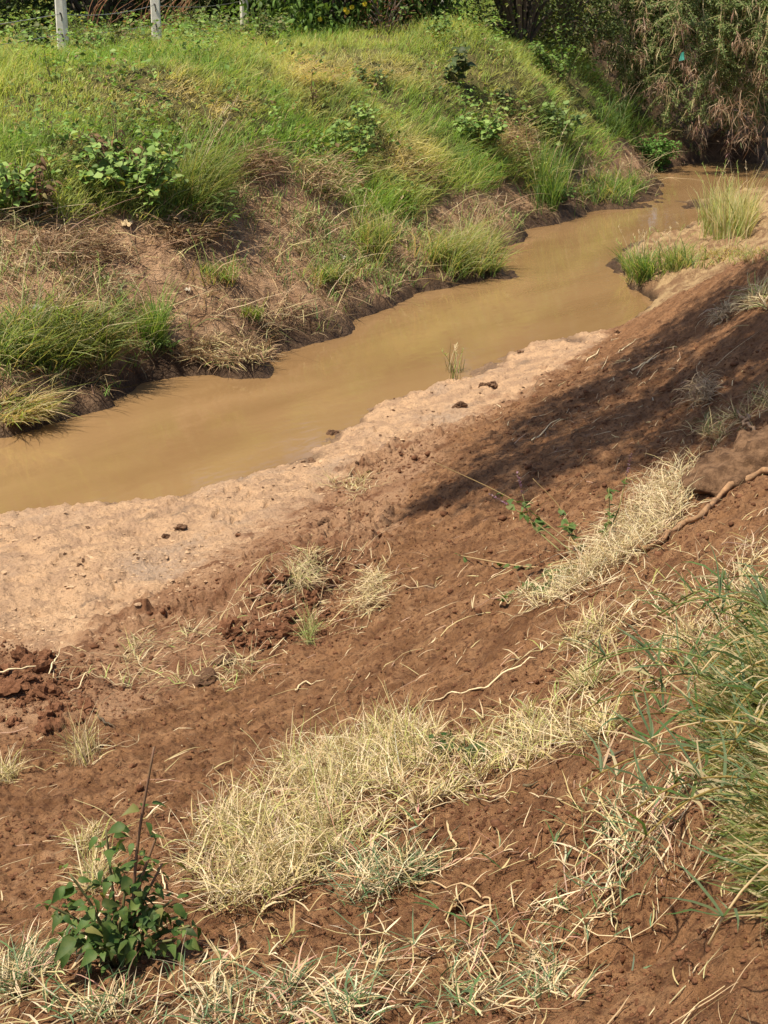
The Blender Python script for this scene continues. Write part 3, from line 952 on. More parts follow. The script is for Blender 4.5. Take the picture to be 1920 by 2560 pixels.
clump("grass_clump", "mixed straw and green tuft between the mud and the brown litter", 540, 700, 60, 30, 420, (.10, .3), (.005, .009), [YELG, TAN, LUSH], [.35, .4, .25], None, 0, (.2, .8, .6, 1.7), 5)
clump("grass_clump", "dry grass overhanging the low ledge in mid far bank", 880, 200, 170, 22, 1500, (.12, .32), (.006, .011), [STRAW, PALE, YELG, TAN], [.35, .15, .3, .2], 3.0, 1.2, (.5, 1.1, 1.3, 2.3))

# the thin twiggy grass standing in the shallows
c = clump("water_grass", "thin wispy grass plant standing in shallow water by the sand", 1135, 945, 20, 6, 60, (.10, .26), (.003, .006), [(.13, .11, .05), BLUEG, (.2, .18, .08)], [.4, .3, .3], None, 0, (.0, .3, .1, .7), 6, None, None, "grass", None, True, .24)

# ------------------------------------------------------------------ broad-leaved plants
def herb(name, label, cat, cx, cy, w, h, nstem, nleaf, LL, cols, cw, shape='ovate', stemC=(.10, .10, .04), group=None, droop=.5, flowers=None, spread=1.0, ref_y=None, base=None, aspect=.8, mat=None):
    """a leafy plant: cx, cy locate its foot; w, h in metres"""
    b = hit(cx, cy) if base is None else np.array(base, float)
    root = thing(name, label, cat, b, group)
    sa, la = Acc(), Acc()
    per = max(nleaf // nstem, 1)
    tips = []
    for s in range(nstem):
        a, r = rng.uniform(0, 6.283), math.sqrt(rng.uniform(0, 1)) * w * .5
        tip = b + np.array([r * math.cos(a), r * math.sin(a) * .8, h * rng.uniform(.45, 1.0) * (1 - .35 * (2 * r / w) ** 2)])
        fo = b + np.array([r * math.cos(a), r * math.sin(a), 0]) * .25
        fo[2] = hgt(fo[0], fo[1]) - .02
        mid = (fo + tip) / 2 + np.array([rng.normal(0, .06 * w), rng.normal(0, .06 * w), .08 * h])
        pts = spline([fo, mid, tip], 5)
        tube(sa, pts, np.linspace(.006, .002, len(pts)) * (.6 + h), stemC, 5)
        tips.append(tip)
        t = rng.uniform(.25, 1.02, per)
        idx = t * (len(pts) - 1)
        bp = np.stack([np.interp(idx, range(len(pts)), pts[:, z]) for z in range(3)], -1)
        yaw = rng.uniform(0, 6.283, per)
        el = rng.uniform(-.35, .55, per)
        D = np.stack([np.cos(yaw) * np.cos(el), np.sin(yaw) * np.cos(el), np.sin(el)], -1)
        off = rng.uniform(.1, .6, (per, 1)) * LL * 1.1
        l = LL * rng.uniform(.55, 1.2, per)
        N = unit(np.stack([rng.normal(-.15, .35, per), rng.normal(-.40, .35, per), np.ones(per)], -1))
        leaves(la, bp + D * off, D, N, l, l * aspect * rng.uniform(.85, 1.15, per), np.clip(pick(cols, cw, per, .2), .008, .8), shape, .25, droop)
        pet = bp + D * off
        for j in range(0, per, 3):
            tube(sa, [bp[j], pet[j]], [.0015, .001], stemC, 3, False)
    sa.build("stem", MAT_STEM, root, b)
    la.build("foliage", mat or MAT_LEAF, root, b)
    if flowers:
        fc, nf, fs = flowers
        for j in range(nf):
            fa = Acc()
            p = tips[j % len(tips)] + np.array([rng.normal(0, .05), rng.normal(0, .05), .03])
            nn = 7
            yaw = np.arange(nn) * 6.283 / nn + rng.uniform(0, 1)
            D = np.stack([np.cos(yaw), np.sin(yaw), np.full(nn, .5)], -1)
            leaves(fa, np.tile(p, (nn, 1)), D, np.tile([0., 0., 1.], (nn, 1)), fs, fs * .6, jit(fc, nn, .08), 'round', .2, .3)
            fa.build("flower", MAT_LEAF, root, b)
    return root

MALLOW = [(.20, .34, .08), (.32, .46, .13), (.11, .20, .045), (.46, .44, .10)]
herb("mallow_bush", "sprawling broad-leaved bush above the bare brown bank", "bush", 335, 520, .95, .85, 30, 560, .068, MALLOW, [.4, .3, .26, .04], 'heart', aspect=.95)
herb("leafy_plant", "pale green broad-leaved plant cut by the left edge", "plant", 35, 540, .6, .55, 16, 220, .066, MALLOW, [.45, .35, .18, .02], 'heart', aspect=.95)
herb("leafy_plant", "heart-leaved plant with a yellow leaf in mid far bank", "plant", 860, 425, .8, .62, 20, 300, .06, MALLOW, [.4, .36, .2, .04], 'heart', aspect=.9)
herb("leafy_plant", "tall leafy shoot rising right of the yellow-leaved plant", "plant", 905, 370, .34, .55, 7, 90, .06, MALLOW, [.4, .36, .2, .04], 'heart', aspect=.9)
herb("leafy_plant", "dense heart-leaved plant left of the tall upright grass", "plant", 1205, 385, .85, .75, 22, 380, .068, MALLOW, [.4, .34, .24, .02], 'heart', aspect=.95)
herb("leafy_plant", "pale heart-leaved plant climbing over the tall upright grass", "plant", 1390, 370, .85, .75, 18, 280, .07, [(.16, .25, .075), (.22, .32, .10), (.10, .17, .05)], [.4, .35, .25], 'heart', aspect=.95)
herb("leafy_plant", "dark broad-leaved plant standing on the grassy slope below the thicket", "plant", 1148, 225, .38, .62, 6, 60, .11, [(.05, .09, .03), (.08, .13, .045), (.15, .20, .08)], [.5, .35, .15], 'heart', aspect=.9)
herb("small_shrub", "small dark rounded shrub on the sunlit grass slope", "shrub", 1262, 262, .32, .34, 14, 260, .035, [(.05, .075, .03), (.08, .11, .04)], [.6, .4], 'ovate')
herb("waterside_bush", "dense bright green bush at the water's edge by the acacia", "bush", 1630, 422, 1.0, .55, 44, 1900, .06, [(.12, .29, .05), (.19, .38, .08), (.07, .17, .03)], [.45, .3, .25], 'ovate', aspect=.6)
herb("leafy_plant", "dark green herb on the mud at the foot of the tall grass", "plant", 1395, 505, .45, .28, 12, 200, .05, [(.06, .14, .025), (.10, .19, .04)], [.6, .4], 'ovate')
herb("leafy_plant", "yellowish small-leaved herb above the undercut brown hollow", "plant", 1000, 480, .55, .34, 12, 170, .045, [(.20, .27, .055), (.13, .19, .04)], [.6, .4], 'ovate')
herb("leafy_plant", "drooping broad-leaved plant at the foot of the first fence post", "plant", 95, 140, .42, .40, 8, 70, .12, [(.06, .10, .03), (.12, .17, .05)], [.6, .4], 'heart', droop=1.2)
herb("leafy_plant", "bright green leafy shrub at the shaded edge of the thicket", "shrub", 1400, 215, .9, .85, 18, 420, .06, [(.10, .20, .035), (.16, .26, .05)], [.6, .4], 'ovate')
herb("leafy_plant", "lush herb with light green leaves below the white post", "plant", 1105, 95, .5, .40, 10, 140, .06, [(.14, .25, .05), (.22, .33, .08)], [.6, .4], 'ovate')
herb("leafy_plant", "low dark herb in the straw below the ledge", "plant", 925, 212, .65, .26, 12, 200, .05, [(.06, .11, .03), (.09, .14, .04)], [.6, .4], 'ovate')
herb("leafy_plant", "narrow-leaved herb hanging below the tall seed-head grass", "plant", 540, 575, .45, .38, 10, 120, .09, [(.10, .18, .04), (.15, .23, .06)], [.6, .4], 'lance', aspect=.3)
herb("leafy_plant", "small-leaved green herb beneath the upright grass clump", "plant", 385, 885, .45, .16, 12, 160, .035, [(.09, .18, .03), (.14, .23, .05)], [.6, .4], 'ovate')
herb("dead_weed", "withered brown weed stalks left of the sprawling bush", "dead weed", 285, 440, .55, .62, 12, 150, .06, [(.13, .075, .04), (.20, .12, .06)], [.6, .4], 'lance', (.12, .07, .04), aspect=.4, droop=1.4, mat=MAT_STRAW)
herb("dead_weed", "withered weed with hanging brown leaves near the left edge", "dead weed", 85, 560, .5, .62, 12, 160, .07, [(.14, .08, .04), (.24, .20, .08), (.19, .12, .06)], [.5, .2, .3], 'lance', (.12, .07, .04), aspect=.45, droop=1.6, mat=MAT_STRAW)
herb("dead_weed", "small dead brown dock stem on the green mid slope", "dead weed", 785, 280, .16, .5, 4, 50, .04, [(.13, .075, .04), (.20, .12, .06)], [.6, .4], 'lance', (.12, .07, .04), aspect=.4, droop=1.4, mat=MAT_STRAW)
herb("flowering_weed", "yellow-flowered weed between the two white fence posts", "weed", 205, 125, .75, .48, 20, 300, .05, [(.11, .17, .04), (.20, .24, .05), (.07, .11, .03)], [.4, .3, .3], 'lance', aspect=.35, flowers=((.55, .48, .05), 12, .03))
herb("flowering_weed", "thin tall weed with a yellow head on the left grass slope", "weed", 133, 205, .18, .40, 3, 30, .06, [(.11, .17, .04), (.2, .24, .05)], [.6, .4], 'lance', aspect=.3, flowers=((.5, .45, .06), 3, .028))
herb("bramble_tangle", "brown-green bramble tangle right of the yellow-flowered weed", "brambles", 290, 130, 1.3, .42, 30, 420, .05, [(.09, .11, .035), (.15, .16, .05), (.19, .13, .06)], [.5, .3, .2], 'ovate')
herb("bramble_tangle", "low leafy herbs at the foot of the grey shaded post", "brambles", 640, 118, 1.4, .55, 26, 420, .055, [(.07, .13, .03), (.13, .18, .05), (.24, .22, .09)], [.5, .3, .2], 'ovate')
herb("bramble_tangle", "tall seedy weeds right of the second white post", "weeds", 480, 105, 1.0, .75, 20, 260, .04, [(.12, .16, .05), (.22, .22, .09)], [.5, .5], 'lance', aspect=.35)

# reddish dead stalks behind the fence
b = hit(330, 95)
root = thing("dead_stalks", "clump of reddish brown dead stalks behind the fence wires", "dead stalks", b)
sa = Acc()
for j in range(46):
    p = b + np.array([rng.uniform(-.7, .7), rng.uniform(-.3, .4), 0])
    p[2] = hgt(p[0], p[1])
    dx = rng.uniform(.1, .6)
    LL = rng.uniform(.35, .85)
    pts = spline([p, p + np.array([dx * .3, 0, LL * .5]), p + np.array([dx, rng.normal(0, .1), LL * .85])], 4)
    tube(sa, pts, np.linspace(.007, .003, len(pts)), np.array((.26, .115, .065)) * rng.uniform(.7, 1.3), 4)
sa.build("stalk", MAT_STEM, root, b)

# driftwood brush caught on the far bank, brown hollow
def brush(label, cx, cy, rx, ry, nn, L, cols, name="brush_heap", cat="brush heap", up=.25):
    q = ellipse(cx, cy, rx, ry, nn)
    G = hit_many(q[:, 0], q[:, 1])
    nn = len(G)
    o0 = G.mean(0)
    acc = Acc()
    P = G + np.stack([np.zeros(nn), np.zeros(nn), rng.uniform(0, up, nn)], -1)
    blades(acc, P, rng.uniform(0, 6.283, nn), rng.uniform(L * .4, L, nn), rng.uniform(.004, .009, nn), rng.uniform(.4, 1.6, nn), rng.uniform(1.2, 2.7, nn), np.clip(pick(cols, np.ones(len(cols)), nn, .25), .01, .7), seg=4, twist=1.5)
    return tag(acc.build(name, MAT_STRAW, None, o0), label, cat)
brush("brown tangle of flood brush under the heart-leaved plant", 1290, 400, 42, 40, 520, .35, [DEAD, TAN, BROWN], up=.3)
brush("dark brown hollow hung with dead stems below the yellowish herb", 1060, 460, 45, 26, 420, .3, [BROWN, DEAD, (.10, .06, .03)], up=.15)
brush("heap of dry brown stems below the mid far bank bushes", 830, 470, 70, 45, 800, .34, [TAN, DEAD, STRAW], up=.2)
brush("brown matted stems at the top of the bare far bank", 480, 600, 70, 40, 700, .3, [DEAD, BROWN, TAN], up=.15)
brush("pale dead brush above the bare earth slip", 650, 430, 55, 40, 500, .3, [DEAD, TAN, BROWN], up=.15)
brush("withered matted stems on the bare bank near the left edge", 180, 640, 120, 40, 800, .26, [DEAD, BROWN, TAN], up=.1)
brush("fringe of dead roots along the muddy far waterline", 560, 890, 130, 32, 1100, .22, [TAN, DEAD, STRAW, BROWN], up=.05)

# ------------------------------------------------------------------ fence
MAT_CONC = concrete_mat()
MAT_WIRE = flat_mat("galvanised_wire", (.42, .42, .40), .4, .7)
MAT_IRON = flat_mat("rusty_iron", (.05, .032, .022), .8)
POSTS = [((158, 128), 18.5, .125, 9, "whitewashed concrete fence post beside the bare earth, first of the row"),
         ((392, 100), 19.8, .115, 6, "whitewashed concrete fence post standing among the reddish dead stalks"),
         ((612, 70), 22.5, .11, 14, "grey fence post in shade behind leafy herbs"),
         ((1104, 22), 29.0, .11, 0, "far white fence post in the sunny gap between bushes")]
post_pts = []
for (pc, yy, wd, rot, lab) in POSTS:
    x, _ = at_z(pc[0], pc[1], 2.1)
    X0 = (pc[0] - 960) / F_PX * (yy * CP + (CAM_Z - 2.1) * SP)
    z0 = float(hgt(X0, yy)) - .08
    root = thing("fence_post", lab, "fence post", (X0, yy, z0), "posts of the wire fence on the far bank")
    root.rotation_euler = (0, 0, math.radians(rot))
    hgt_p, rings = 1.62, []
    acc = Acc()
    for (z, k) in ((0, 1.06), (.02, 1.08), (.5, 1.03), (1.0, 1.0), (1.56, .95), (1.62, .80)):
        a, ch = wd * .5 * k, wd * .5 * k - .014
        rings.append([(-a, -ch, z), (-ch, -a, z), (ch, -a, z), (a, -ch, z), (a, ch, z), (ch, a, z), (-ch, a, z), (-a, ch, z)])
    V = np.array(rings).reshape(-1, 3)
    V[:, :2] += rng.normal(0, .0015, (len(V), 2))
    Q = [(i * 8 + j, i * 8 + (j + 1) % 8, (i + 1) * 8 + (j + 1) % 8, (i + 1) * 8 + j) for i in range(5) for j in range(8)]
    Q += [(40, 41, 42, 43), (40, 43, 44, 47), (44, 45, 46, 47)]
    acc.add(V, Q)
    acc.build("post_shaft", MAT_CONC, root, smooth=False)
    for zz in (.34, .56, .86, 1.2):
        sa = Acc()
        tube(sa, spline([(-.018, -wd * .5 - .002, zz + .03), (-.004, -wd * .5 - .014, zz + .032), (.006, -wd * .5 - .014, zz), (.004, -wd * .5 - .006, zz - .055)], 4), .006, (.05, .03, .02), 5)
        sa.build("wire_staple", MAT_IRON, root)
    post_pts.append(np.array([X0, yy, z0]))
wl = ["lowest fence wire running between the white posts", "second fence wire strung above the lowest one", "third fence wire up behind the reddish stalks", "topmost fence wire along the far bank posts"]
first = post_pts[0] + np.array([-2.6, -1.4, -.05])
for kz, zz in enumerate((.36, .58, .88, 1.22)):
    wa = Acc()
    line = [first + np.array([0, 0, zz - .25 + .05 * kz])] + [p + np.array([0, -.075, zz]) for p in post_pts]
    pts = []
    for i in range(len(line) - 1):
        for t in np.linspace(0, 1, 8, endpoint=False):
            q = line[i] * (1 - t) + line[i + 1] * t
            q[2] -= .035 * 4 * t * (1 - t) * (1 if kz != 1 else 1.5)
            pts.append(q)
    pts.append(line[-1])
    tube(wa, pts, .004, (.4, .4, .38), 4)
    tag(wa.build("fence_wire", MAT_WIRE), wl[kz], "fence wire", "wires of the far bank fence")

# ------------------------------------------------------------------ thicket behind the fence
def bush(name, label, cat, X0, Y0, rx, ry, h, nc, per, LL, cols, cw, shape='ovate', aspect=.55, low=.0, droop=.5, clump_r=.28, flowers=None, trunk=.05, z0=None, group=None, mat=None):
    z0 = float(hgt(X0, Y0)) if z0 is None else z0
    b = np.array([X0, Y0, z0])
    root = thing(name, label, cat, b, group)
    ta, la = Acc(), Acc()
    fz, an = rng.uniform(0, 1, nc) ** 1.15, rng.uniform(0, 6.283, nc)
    rad = rng.uniform(.35, 1.0, nc) ** .5 * (1 + .18 * rng.normal(0, 1, nc)) * np.sqrt(np.clip(1 - ((fz - .38) / .68) ** 2, .05, 1))
    Cc = b + np.stack([np.cos(an) * rad * rx, np.sin(an) * rad * ry, low + (h - low) * fz], -1)
    Cc[:, 2] = np.maximum(Cc[:, 2], hgt(Cc[:, 0], Cc[:, 1]) + .06)
    for c in Cc[:: max(1, nc // 40)]:
        f = b + np.array([(c[0] - X0) * .15, (c[1] - Y0) * .15, -.05])
        mid = (f + c) / 2 + np.array([rng.normal(0, .1 * rx), rng.normal(0, .1 * ry), .1 * h])
        pts = spline([f, mid, c], 5)
        tube(ta, pts, np.linspace(trunk * rng.uniform(.5, 1), .008, len(pts)), np.array((.13, .10, .07)) * rng.uniform(.7, 1.2), 5)
    nn = nc * per
    P = np.repeat(Cc, per, 0) + rng.normal(0, clump_r * .5, (nn, 3)) * np.array([1, 1, .75])
    P[:, 2] = np.maximum(P[:, 2], hgt(P[:, 0], P[:, 1]) + .03)
    D = unit(rng.normal(0, 1, (nn, 3)) * np.array([1, 1, .5]) - np.array([0, 0, droop * .6]))
    N = unit(np.stack([rng.normal(0, .45, nn), rng.normal(0, .45, nn), np.ones(nn)], -1))
    tone = np.repeat(rng.uniform(.65, 1.3, (nc, 1)), per, 0)
    C = np.clip(pick(cols, cw, nn, .2) * tone, .006, .8)
    l = LL * rng.uniform(.6, 1.25, nn)
    if LL < .07:
        leaflets(la, P, D, N, l, l * aspect, C)
    else:
        leaves(la, P, D, N, l, l * aspect, C, shape, .2, droop)
    ta.build("woody_stems", MAT_BARK, root, b)
    la.build("foliage", mat or MAT_LEAF, root, b)
    if flowers:
        for (fx, fy) in flowers[1]:
            p = at_y(fx, fy, Y0 - ry * .98)
            fa = Acc()
            nn = 9
            yaw = np.arange(nn) * 6.283 / nn
            D = np.stack([np.cos(yaw), -np.abs(np.sin(yaw)) * .4, np.sin(yaw)], -1)
            leaves(fa, np.tile(p, (nn, 1)), D, np.tile([0., -1., .2], (nn, 1)), flowers[2], flowers[2] * .7, jit(flowers[0], nn, .1), 'round', .2, .3)
            fa.build("flower", MAT_LEAF, root, b)
    return root

DK = [(.055, .095, .025), (.035, .065, .018), (.10, .15, .04)]
bush("thicket_bush", "dark green thicket bush behind the wires left of the first post", "bush", -6.3, 22.8, 1.7, 1.3, 3.3, 210, 34, .10, DK, [.45, .35, .2])
bush("thicket_bush", "dark thicket bush between the first and second white posts", "bush", -4.1, 23.8, 1.6, 1.2, 3.4, 210, 34, .10, DK, [.45, .35, .2])
bush("thicket_bush", "dark thicket bush behind the second white post", "bush", -2.6, 25.2, 1.5, 1.2, 3.3, 190, 34, .10, DK, [.45, .35, .2])
bush("thicket_bush", "mid green bush in shade behind the grey post", "bush", -1.9, 24.4, 1.0, .9, 2.2, 190, 32, .09, [(.08, .12, .035), (.05, .085, .022), (.13, .17, .06)], [.45, .3, .25])
bush("thicket_bush", "tall dark tree-like bush far behind the fence on the left", "bush", -7.0, 29.0, 3.0, 1.6, 5.0, 260, 34, .13, DK, [.5, .35, .15])
bush("thicket_bush", "tall dark bush in the second row behind the red stalks", "bush", -3.5, 29.5, 2.4, 1.5, 4.8, 230, 34, .13, DK, [.5, .35, .15])
bush("flowering_bush", "leafy bush with yellow flowers at the top of the bank", "bush", -.68, 22.4, 1.15, .8, 1.7, 230, 34, .12, [(.095, .18, .035), (.15, .26, .05), (.06, .12, .025)], [.5, .3, .2], 'lance', .36, .05, 1.0, .34,
     flowers=((.70, .55, .03), [(862, 24), (880, 18), (868, 30), (912, 10), (800, 48)], .034))
bush("flowering_bush", "feathery leaved bush hanging over the grass left of the gap", "bush", .52, 22.6, .55, .5, 1.6, 120, 34, .11, [(.12, .21, .045), (.17, .27, .06), (.07, .13, .028)], [.5, .3, .2], 'lance', .30, .25, 1.2, .3)
bush("thicket_bush", "dark twiggy shrub right of the sunny gap", "shrub", 1.95, 22.9, .80, .7, 1.8, 190, 36, .06, [(.075, .115, .032), (.12, .17, .05), (.18, .20, .07)], [.5, .3, .2], aspect=.6)
bush("thicket_bush", "grey-green shrub where the acacia meets the bank", "shrub", 2.65, 24.4, .8, .8, 1.9, 190, 36, .06, [(.085, .135, .04), (.13, .19, .06)], [.6, .4], aspect=.5)
bush("far_shrub", "pale hedge in sunlight far beyond the gap", "hedge", 1.4, 38.0, 3.2, 1.2, 2.2, 200, 26, .12, [(.20, .26, .08), (.28, .30, .12)], [.6, .4])
bush("far_tree", "broad dark tree far behind the acacia", "tree", 8.0, 36.0, 4.5, 2.0, 7.0, 330, 40, .16, DK, [.5, .35, .15], trunk=.16)
bush("far_tree", "broad dark tree far behind the flowering bush", "tree", -2.0, 36.0, 4.0, 2.0, 6.5, 280, 36, .16, DK, [.5, .35, .15], trunk=.16)
for (fx, fy, lab) in ((0.4, 26.2, "rust-brown dry weeds at the foot of the feathery bush"),):
    bush("dead_weed", lab, "dead weed", .02, 21.6, .35, .25, .5, 40, 14, .05, [(.22, .09, .05), (.16, .08, .04)], [.6, .4], aspect=.3, trunk=.008, mat=MAT_STRAW)

# ------------------------------------------------------------------ acacia hanging over the cove, with its flood debris
ACB = np.array([7.0, 30.5, float(hgt(7.0, 30.5)) - .1])
ac = thing("acacia_tree", "big drooping acacia overhanging the river cove at upper right", "tree", ACB)
ta = Acc()
hub = ACB + np.array([-.5, -.9, 2.7])
tube(ta, spline([ACB, ACB + np.array([-.1, -.3, 1.3]), hub], 6), np.linspace(.26, .17, 13), (.12, .085, .055), 9)
ta.build("trunk", MAT_BARK, ac, ACB)
AC = [(.175, .255, .085), (.245, .32, .115), (.11, .165, .052), (.34, .37, .16)]
la = Acc()
tips = []
limbs = []
for j in range(9):
    ly = rng.uniform(24.6, 28.4)
    lx = rng.uniform(3.7, 8.0)
    limbs.append(np.array([lx, ly, rng.uniform(3.6, 5.6)]))
for q in limbs:
    wa = Acc()
    pts = spline([hub, hub * .55 + q * .45 + np.array([0, 0, .7]), q], 7)
    tube(wa, pts, np.linspace(.12, .035, len(pts)), (.14, .10, .06), 7)
    wa.build("limb", MAT_BARK, ac, ACB)
def droop_branch(start, tip, r0, leafy, dead, nl, col=(.36, .29, .15)):
    start, tip = np.array(start), np.array(tip)
    mid = start * .45 + tip * .55 + np.array([rng.normal(0, .12), rng.normal(0, .12), .22 * np.linalg.norm(start[:2] - tip[:2]) + .1])
    pts = spline([start, mid, tip], 9)
    pts[1:-1] += rng.normal(0, .018, (len(pts) - 2, 3))
    wa = Acc()
    tube(wa, pts, np.linspace(r0, .006, len(pts)), np.array(col) * rng.uniform(.75, 1.2), 5)
    K = len(pts)
    for s in range(int(nl)):
        t = rng.uniform(.12, 1.0)
        p = np.array([np.interp(t * (K - 1), range(K), pts[:, z]) for z in range(3)])
        L = rng.uniform(.18, .50)
        dv = unit(np.array([rng.normal(), rng.normal(), -rng.uniform(.2, 1.6)]))
        e = p + dv * L
        tube(wa, [p, p + dv * L * .5 + np.array([0, 0, .03]), e], [.005, .004, .002], np.array(col) * rng.uniform(.7, 1.3), 3, False)
        if rng.uniform() < leafy * (1.15 - t * .75):
            nn = 62
            tt = rng.uniform(.1, 1.05, (nn, 1))
            side = unit(rng.normal(0, 1, (nn, 3)))
            leaflets(la, p + dv * L * tt + side * .012, unit(side + dv * .4), unit(rng.normal(0, .4, (nn, 3)) + np.array([-.25, -.6, .8])), rng.uniform(.03, .075, nn), rng.uniform(.012, .022, nn),
                     np.clip(pick(AC, [.42, .27, .21, .10], nn, .22), .01, .6))
        if rng.uniform() < dead * t:
            nn = 9
            blades(wa, np.tile(e, (nn, 1)) + rng.normal(0, .015, (nn, 3)), rng.uniform(0, 6.28, nn), rng.uniform(.08, .30, nn), .009, rng.uniform(2.1, 2.9, nn), rng.uniform(2.7, 3.1, nn), np.clip(jit((.46, .33, .20), nn, .25), .02, .6), seg=2)
    wa.build("hanging_branch", MAT_STEM, ac, ACB)
    return pts
# long drooping branches over the cove
for j in range(68):
    tpx = rng.uniform(1560, 2060)
    Yb = rng.choice([rng.uniform(22.9, 24.2), rng.uniform(24.0, 26.4)], p=[.35 if tpx > 1640 else .0, .65 if tpx > 1640 else 1.0])
    tpy = rng.choice([rng.uniform(60, 180), rng.uniform(180, 300), rng.uniform(250, 330)], p=[.52, .38, .10])
    if tpx < 1680:
        tpy = min(tpy, 290)
    tip = at_y(tpx, tpy, Yb)
    tip[2] = max(tip[2], .08)
    start = np.array([tip[0] + rng.normal(.15, .6), Yb + rng.uniform(.4, 1.7), rng.uniform(3.0, 4.1)])
    droop_branch(start, tip, rng.uniform(.015, .028), 1.5, .22, 24 + 9 * (start[2] - tip[2]))
# the leaning branches at its left, one carrying bleached debris
for (s, t, yb) in (((1330, 30), (1580, 190), 24.3), ((1300, 0), (1560, 150), 24.4), ((1380, -40), (1640, 120), 24.8), ((1420, 20), (1560, 200), 25.6), ((1360, -20), (1500, 110), 24.6), ((1480, -60), (1700, 90), 24.2), ((1250, -60), (1420, 60), 25.2)):
    droop_branch(at_y(s[0], s[1], yb + .8), at_y(t[0], t[1], yb), .022, 1.1, .45, 34)
# upper canopy
for j in range(560):
    p = np.array([rng.uniform(3.2, 10.5), rng.uniform(25.4, 31.5), rng.uniform(2.3, 5.6)])
    if p[0] < 4.3 and p[2] < 3.1 and rng.uniform() < .5:
        continue
    nn = 95
    side = unit(rng.normal(0, 1, (nn, 3)))
    P = p + rng.normal(0, .21, (nn, 3)) * np.array([1, 1, .7])
    leaflets(la, P, side, unit(rng.normal(0, .4, (nn, 3)) + np.array([-.2, -.45, .9])), rng.uniform(.05, .11, nn), rng.uniform(.018, .032, nn), np.clip(pick(AC, [.42, .27, .21, .10], nn, .22) * rng.uniform(.7, 1.25), .01, .6))
la.build("foliage", MAT_LEAF, ac, ACB)

def debris(label, px, py, Yb, w, h, nn=90, cols=((.52, .37, .25), (.40, .26, .165), (.29, .185, .115))):
    c = at_y(px, py, Yb)
    acc = Acc()
    P = c + rng.normal(0, 1, (nn, 3)) * np.array([w * .30, w * .25, h * .24]) + np.array([0, 0, h * .2])
    blades(acc, P, rng.uniform(0, 6.28, nn), (.25 + .9 * rng.beta(1.2, 2.0, nn)) * h, rng.uniform(.005, .011, nn), rng.uniform(1.2, 2.9, nn), rng.uniform(2.2, 3.1, nn), np.clip(pick(cols, np.ones(len(cols)), nn, .30), .02, .7), seg=4, curl=.9)
    tag(acc.build("flood_debris", MAT_STRAW, None, c), label, "flood debris", "flood debris hanging in the acacia")
DEB = [(1612, 70, "small brown debris tuft high on the acacia's left branches", .22, .30), (1598, 145, "brown debris tangle hanging left of the pale tassels", .20, .28),
       (1700, 80, "long pale debris tassel slanting from the upper acacia branches", .22, .36), (1700, 155, "pale debris bundle just below the turquoise scrap", .22, .28),
       (1722, 185, "pinkish debris tassel under the bundle with the turquoise scrap", .26, .34), (1860, 115, "bleached debris tuft alone in the green right part of the acacia", .24, .30),
       (1648, 225, "shaggy debris bundle at the dark left edge of the cove", .24, .46), (1905, 200, "debris tangle cut by the right picture edge", .32, .34),
       (1745, 330, "drooping debris at the end of a low slanting bough", .22, .38), (1850, 285, "thick brown debris curtain over the dark water", .50, .62),
       (1870, 345, "reddish debris fringe touching the water on the low branch", .46, .42), (1800, 275, "thin debris strand hanging over the middle of the cove", .14, .42),
       (1780, 225, "small debris wisp in the centre of the hanging branches", .14, .26), (1400, 70, "pinkish dry tangle on the leaning left branch", .55, .25),
       (1490, 115, "bleached brush lying along the leaning left branch", .5, .25), (1820, 375, "debris tail dipping into the river under the acacia", .12, .35)]
for (px, py, lab, w, h) in DEB:
    debris(lab, px, py, rng.uniform(22.7, 23.4) if px > 1550 else 23.4, w, h * .8, int(34 + 150 * w))
# two low boughs reaching the water
for (s, t) in (((1800, 250), (1712, 320)), ((1835, 230), (1915, 350)), ((1815, 130), (1850, 260))):
    droop_branch(at_y(s[0], s[1], 25.2), at_y(t[0], t[1], 24.4), .03, .1, 1.0, 14, (.17, .12, .075))

# turquoise scrap
ta = Acc()
c = at_y(1705, 141, 22.7)
gx2, gy2 = np.meshgrid(np.linspace(-1, 1, 7), np.linspace(-1, 1, 7))
V = np.stack([gx2 * .030 * (1 - .3 * gy2), .012 * np.sin(gx2 * 3 + gy2 * 2), gy2 * .055 + .012 * gx2], -1).reshape(-1, 3) + c
ii = np.arange(49).reshape(7, 7)
ta.add(V, np.stack([ii[:-1, :-1], ii[:-1, 1:], ii[1:, 1:], ii[1:, :-1]], -1).reshape(-1, 4), None, (.10, .55, .42))
tag(ta.build("plastic_scrap", MAT_STEM, None, c), "small turquoise plastic scrap caught in the acacia debris", "litter")

# tree on the near bank outside the frame whose boughs shade the slope
TB = np.array([4.9, 9.2, float(hgt(4.9, 9.2)) - .1])
st = thing("shade_tree", "bank tree whose boughs throw shade over the soil slope", "tree", TB)
ta, la = Acc(), Acc()
hub = TB + np.array([-.3, .1, 5.0])
tube(ta, spline([TB, TB + np.array([.05, 0, 1.6]), hub], 6), np.linspace(.2, .12, 13), (.14, .10, .07), 9)
ta.build("trunk", MAT_BARK, st, TB)
SHADE = [((1880, 740), .55), ((1800, 790), .6), ((1720, 830), .6), ((1640, 880), .55), ((1560, 930), .55), ((1480, 975), .5), ((1390, 1040), .45), ((1300, 1110), .34), ((1210, 1185), .27), ((1130, 1240), .18),
         ((1840, 880), .5), ((1740, 940), .55), ((1640, 1000), .5), ((1530, 1060), .45), ((1440, 1110), .4), ((1360, 1180), .34), ((1890, 960), .5), ((1800, 1030), .45), ((1700, 1090), .4), ((1890, 830), .5), ((1880, 1060), .35)]
